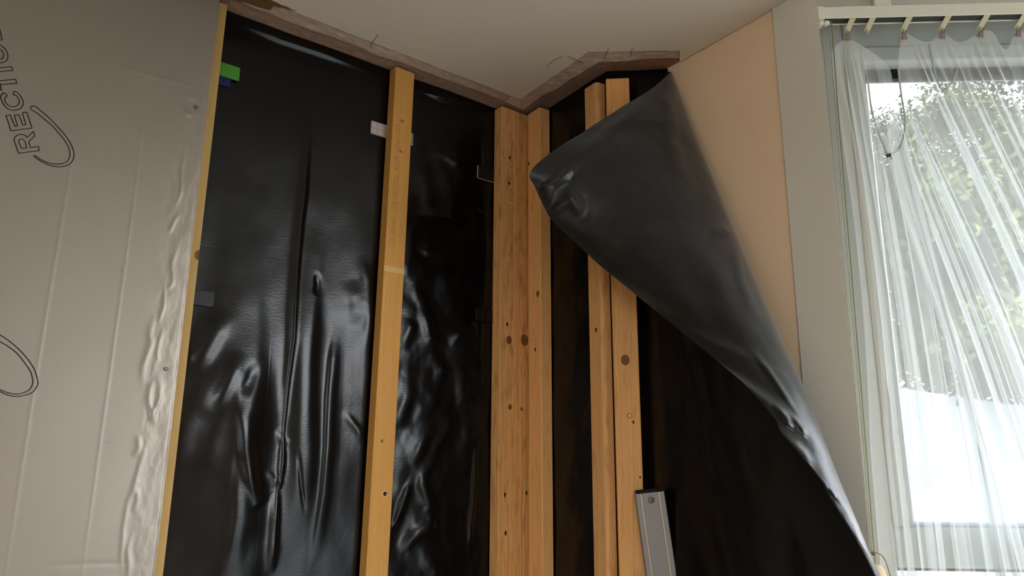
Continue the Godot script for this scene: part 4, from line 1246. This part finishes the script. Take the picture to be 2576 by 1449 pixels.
	for i in 300:
		var t := i / 299.0
		mm.set_instance_transform(i, Transform3D(Basis(), along([Vector3(0, 0, 0), Vector3(-0.0065, -0.312, 0), Vector3(-0.010, -0.63, 0.0), Vector3(-0.0145, -0.884, 0)], t)))
		mm.set_instance_transform(300 + i, Transform3D(Basis(), along([Vector3(-0.012, 0, -0.004), Vector3(-0.0135, -0.312, -0.004), Vector3(-0.016, -0.63, -0.002), Vector3(-0.0165, -0.884, 0)], t)))
	var mi := MultiMeshInstance3D.new()
	mi.name = "beads"
	mi.multimesh = mm
	mi.material_override = mat("bead", Color(0.5, 0.52, 0.45), 0.4)
	mi.set_meta("kind", "stuff")
	chain.add_child(mi, true)
	var cord := thing("pull_cord", "thin olive pull cord hanging beside the beaded chain", "cord", FE * Transform3D(Basis(), Vector3(0.0375, 2.354, -0.036)))
	b = MB.new()
	b.tube(smooth_path([Vector3(0, 0, 0), Vector3(-0.0045, -0.2, 0), Vector3(-0.0085, -0.45, 0), Vector3(-0.0125, -0.7, 0), Vector3(-0.0165, -0.9, 0.0), Vector3(-0.0155, -0.94, 0), Vector3(-0.013, -1.1, 0)], 4), 0.0011, 8)
	part(cord, "string", b, mat("olive_cord", Color(0.42, 0.42, 0.30), 0.8))
	var weight := thing("cord_weight", "beige fabric cord weight hanging from a cord loop at the bottom", "cord weight", FE * Transform3D(Basis(Vector3(0, 0, 1), 0.1), Vector3(0.0345, 1.34, -0.036)))
	b = MB.new()
	b.lathe([Vector2(0.0, 0.0), Vector2(0.011, 0.002), Vector2(0.0125, 0.03), Vector2(0.0115, 0.08), Vector2(0.0095, 0.103), Vector2(0.006, 0.111), Vector2(0.0, 0.113)], Vector3.ZERO, Vector3.UP, 24)
	part(weight, "body", b, mat("beige_cloth", Color(0.76, 0.69, 0.57), 0.9, 0.2))
	b = MB.new()
	b.tube(smooth_path([Vector3(-0.002, 0.128, 0), Vector3(0.004, 0.128, 0), Vector3(0.0115, 0.121, 0), Vector3(0.0125, 0.108, 0.006), Vector3(0.0155, 0.06, 0.008), Vector3(0.016, 0.01, 0.008)], 5), 0.0009, 8)
	part(weight, "loop", b, mat("tan_cord", Color(0.5, 0.4, 0.24), 0.8))
	b = MB.new()
	b.box(Vector3(-0.005, 0.1245, -0.003), Vector3(0.001, 0.1305, 0.003), 0.002)
	part(weight, "knot", b, mat("brown_knot", Color(0.33, 0.25, 0.17), 0.8))

	# the sheer: its heading runs from clip to clip and sags deep between the first two
	var sheer := mat("sheer_voile", Color(0.86, 0.87, 0.86, 0.34), 0.8, 0.2)
	sheer.transparency = BaseMaterial3D.TRANSPARENCY_ALPHA
	sheer.cull_mode = BaseMaterial3D.CULL_DISABLED
	sheer.backlight_enabled = true
	sheer.backlight = Color(0.26, 0.26, 0.26)
	var cur := thing("sheer_curtain", "translucent white sheer curtain hanging in loose folds over the window", "curtain", FE * Transform3D(Basis(), Vector3(0.3, 0.0, -0.056)))
	var head := [Vector2(0.0384, 2.303), Vector2(0.0539, 2.322), Vector2(0.0715, 2.3333), Vector2(0.0885, 2.3213), Vector2(0.1105, 2.3045), Vector2(0.129, 2.285), Vector2(0.139, 2.2655), Vector2(0.138, 2.227), Vector2(0.128, 2.172), Vector2(0.1171, 2.1091), Vector2(0.1369, 2.1211), Vector2(0.1522, 2.1646), Vector2(0.1515, 2.224), Vector2(0.152, 2.277), Vector2(0.169, 2.336), Vector2(0.1964, 2.324), Vector2(0.2131, 2.322), Vector2(0.2348, 2.338), Vector2(0.2571, 2.3207), Vector2(0.272, 2.3215), Vector2(0.3, 2.338), Vector2(0.3205, 2.339), Vector2(0.3394, 2.303), Vector2(0.3646, 2.34), Vector2(0.395, 2.322), Vector2(0.431, 2.34), Vector2(0.464, 2.32), Vector2(0.497, 2.34), Vector2(0.53, 2.32), Vector2(0.6, 2.32)]
	var top := smooth_path(head, 24)
	var nu := top.size()
	var nv := 70
	var pts := PackedVector3Array()
	var off := Vector3(-0.3, 0, 0)
	for j in nv:
		var v := float(j) / (nv - 1)
		for i in nu:
			var w := float(i) / (nu - 1)
			var t: Vector2 = top[i]
			var yy := lerpf(t.y, 0.2, pow(v, 1.3))
			var drop := clampf((t.y - yy) / 0.9, 0.0, 1.0)
			var spread := 0.044 + 0.60 * pow(w, 0.9)
			# the left edge hangs in a slight bow
			var x := lerpf(t.x, spread, smoothstep(0.0, 1.0, pow(drop, 0.7)))
			x += 0.016 * exp(-w * 14.0) * sin(PI * clampf(drop * 1.3, 0.0, 1.0))
			var ph := w * 105.0 + noise_b.get_noise_2d(w * 11.0, 1.0) * 12.0
			var depth := 0.008 * smoothstep(0.0, 0.10, drop) * (0.6 + 0.5 * noise_b.get_noise_2d(w * 20.0, 8.0))
			x += sin(ph * 2.0 + 1.0 + drop * 0.8) * 0.0046 * smoothstep(0.0, 0.25, drop)
			x += noise_b.get_noise_2d(w * 60.0, drop * 1.5) * 0.004 * drop
			pts.append(Vector3(x, yy, sin(ph) * depth) + off)
	b = MB.new()
	b.grid(pts, nu, nv, Vector3(0, 0, 1))
	part(cur, "cloth", b, sheer)
	var tape := mat("heading_tape", Color(0.62, 0.63, 0.60), 0.8, 0.2)
	for run in [[Vector2(0.0975, 2.247), Vector2(0.0990, 2.1878), Vector2(0.1075, 2.1434), Vector2(0.1171, 2.1091)], [Vector2(0.1175, 2.1091), Vector2(0.1369, 2.1211), Vector2(0.1522, 2.1646), Vector2(0.1515, 2.224), Vector2(0.152, 2.277)], [Vector2(0.2105, 2.318), Vector2(0.2131, 2.264), Vector2(0.2178, 2.2347), Vector2(0.2259, 2.2292), Vector2(0.2413, 2.2441), Vector2(0.2534, 2.2707)]]:
		var path := []
		for p in run:
			path.append(Vector3(p.x, p.y, 0.001) + off)
		b = MB.new()
		b.tube(smooth_path(path, 8), 0.0018, 8, Vector3(0, 0, 1), 0.4)
		part(cur, "heading_tape", b, tape)
	var peg := thing("black_clip", "tiny black clip pinching the curtain heading at its deepest sag", "clip", FE * Transform3D(Basis(Vector3(0, 0, 1), 0.3), Vector3(0.1171, 2.1075, -0.053)))
	b = MB.new()
	b.box(Vector3(-0.004, -0.003, -0.0015), Vector3(0.004, 0.003, 0.0015), 0.0008)
	part(peg, "jaw", b, mat("black_clip", Color(0.07, 0.05, 0.055), 0.5))
	b = MB.new()
	b.tube([Vector3(0.001, -0.002, 0.001), Vector3(0.003, -0.008, 0.001), Vector3(-0.001, -0.007, 0.001)], 0.0006, 6)
	part(peg, "spring", b, wire)
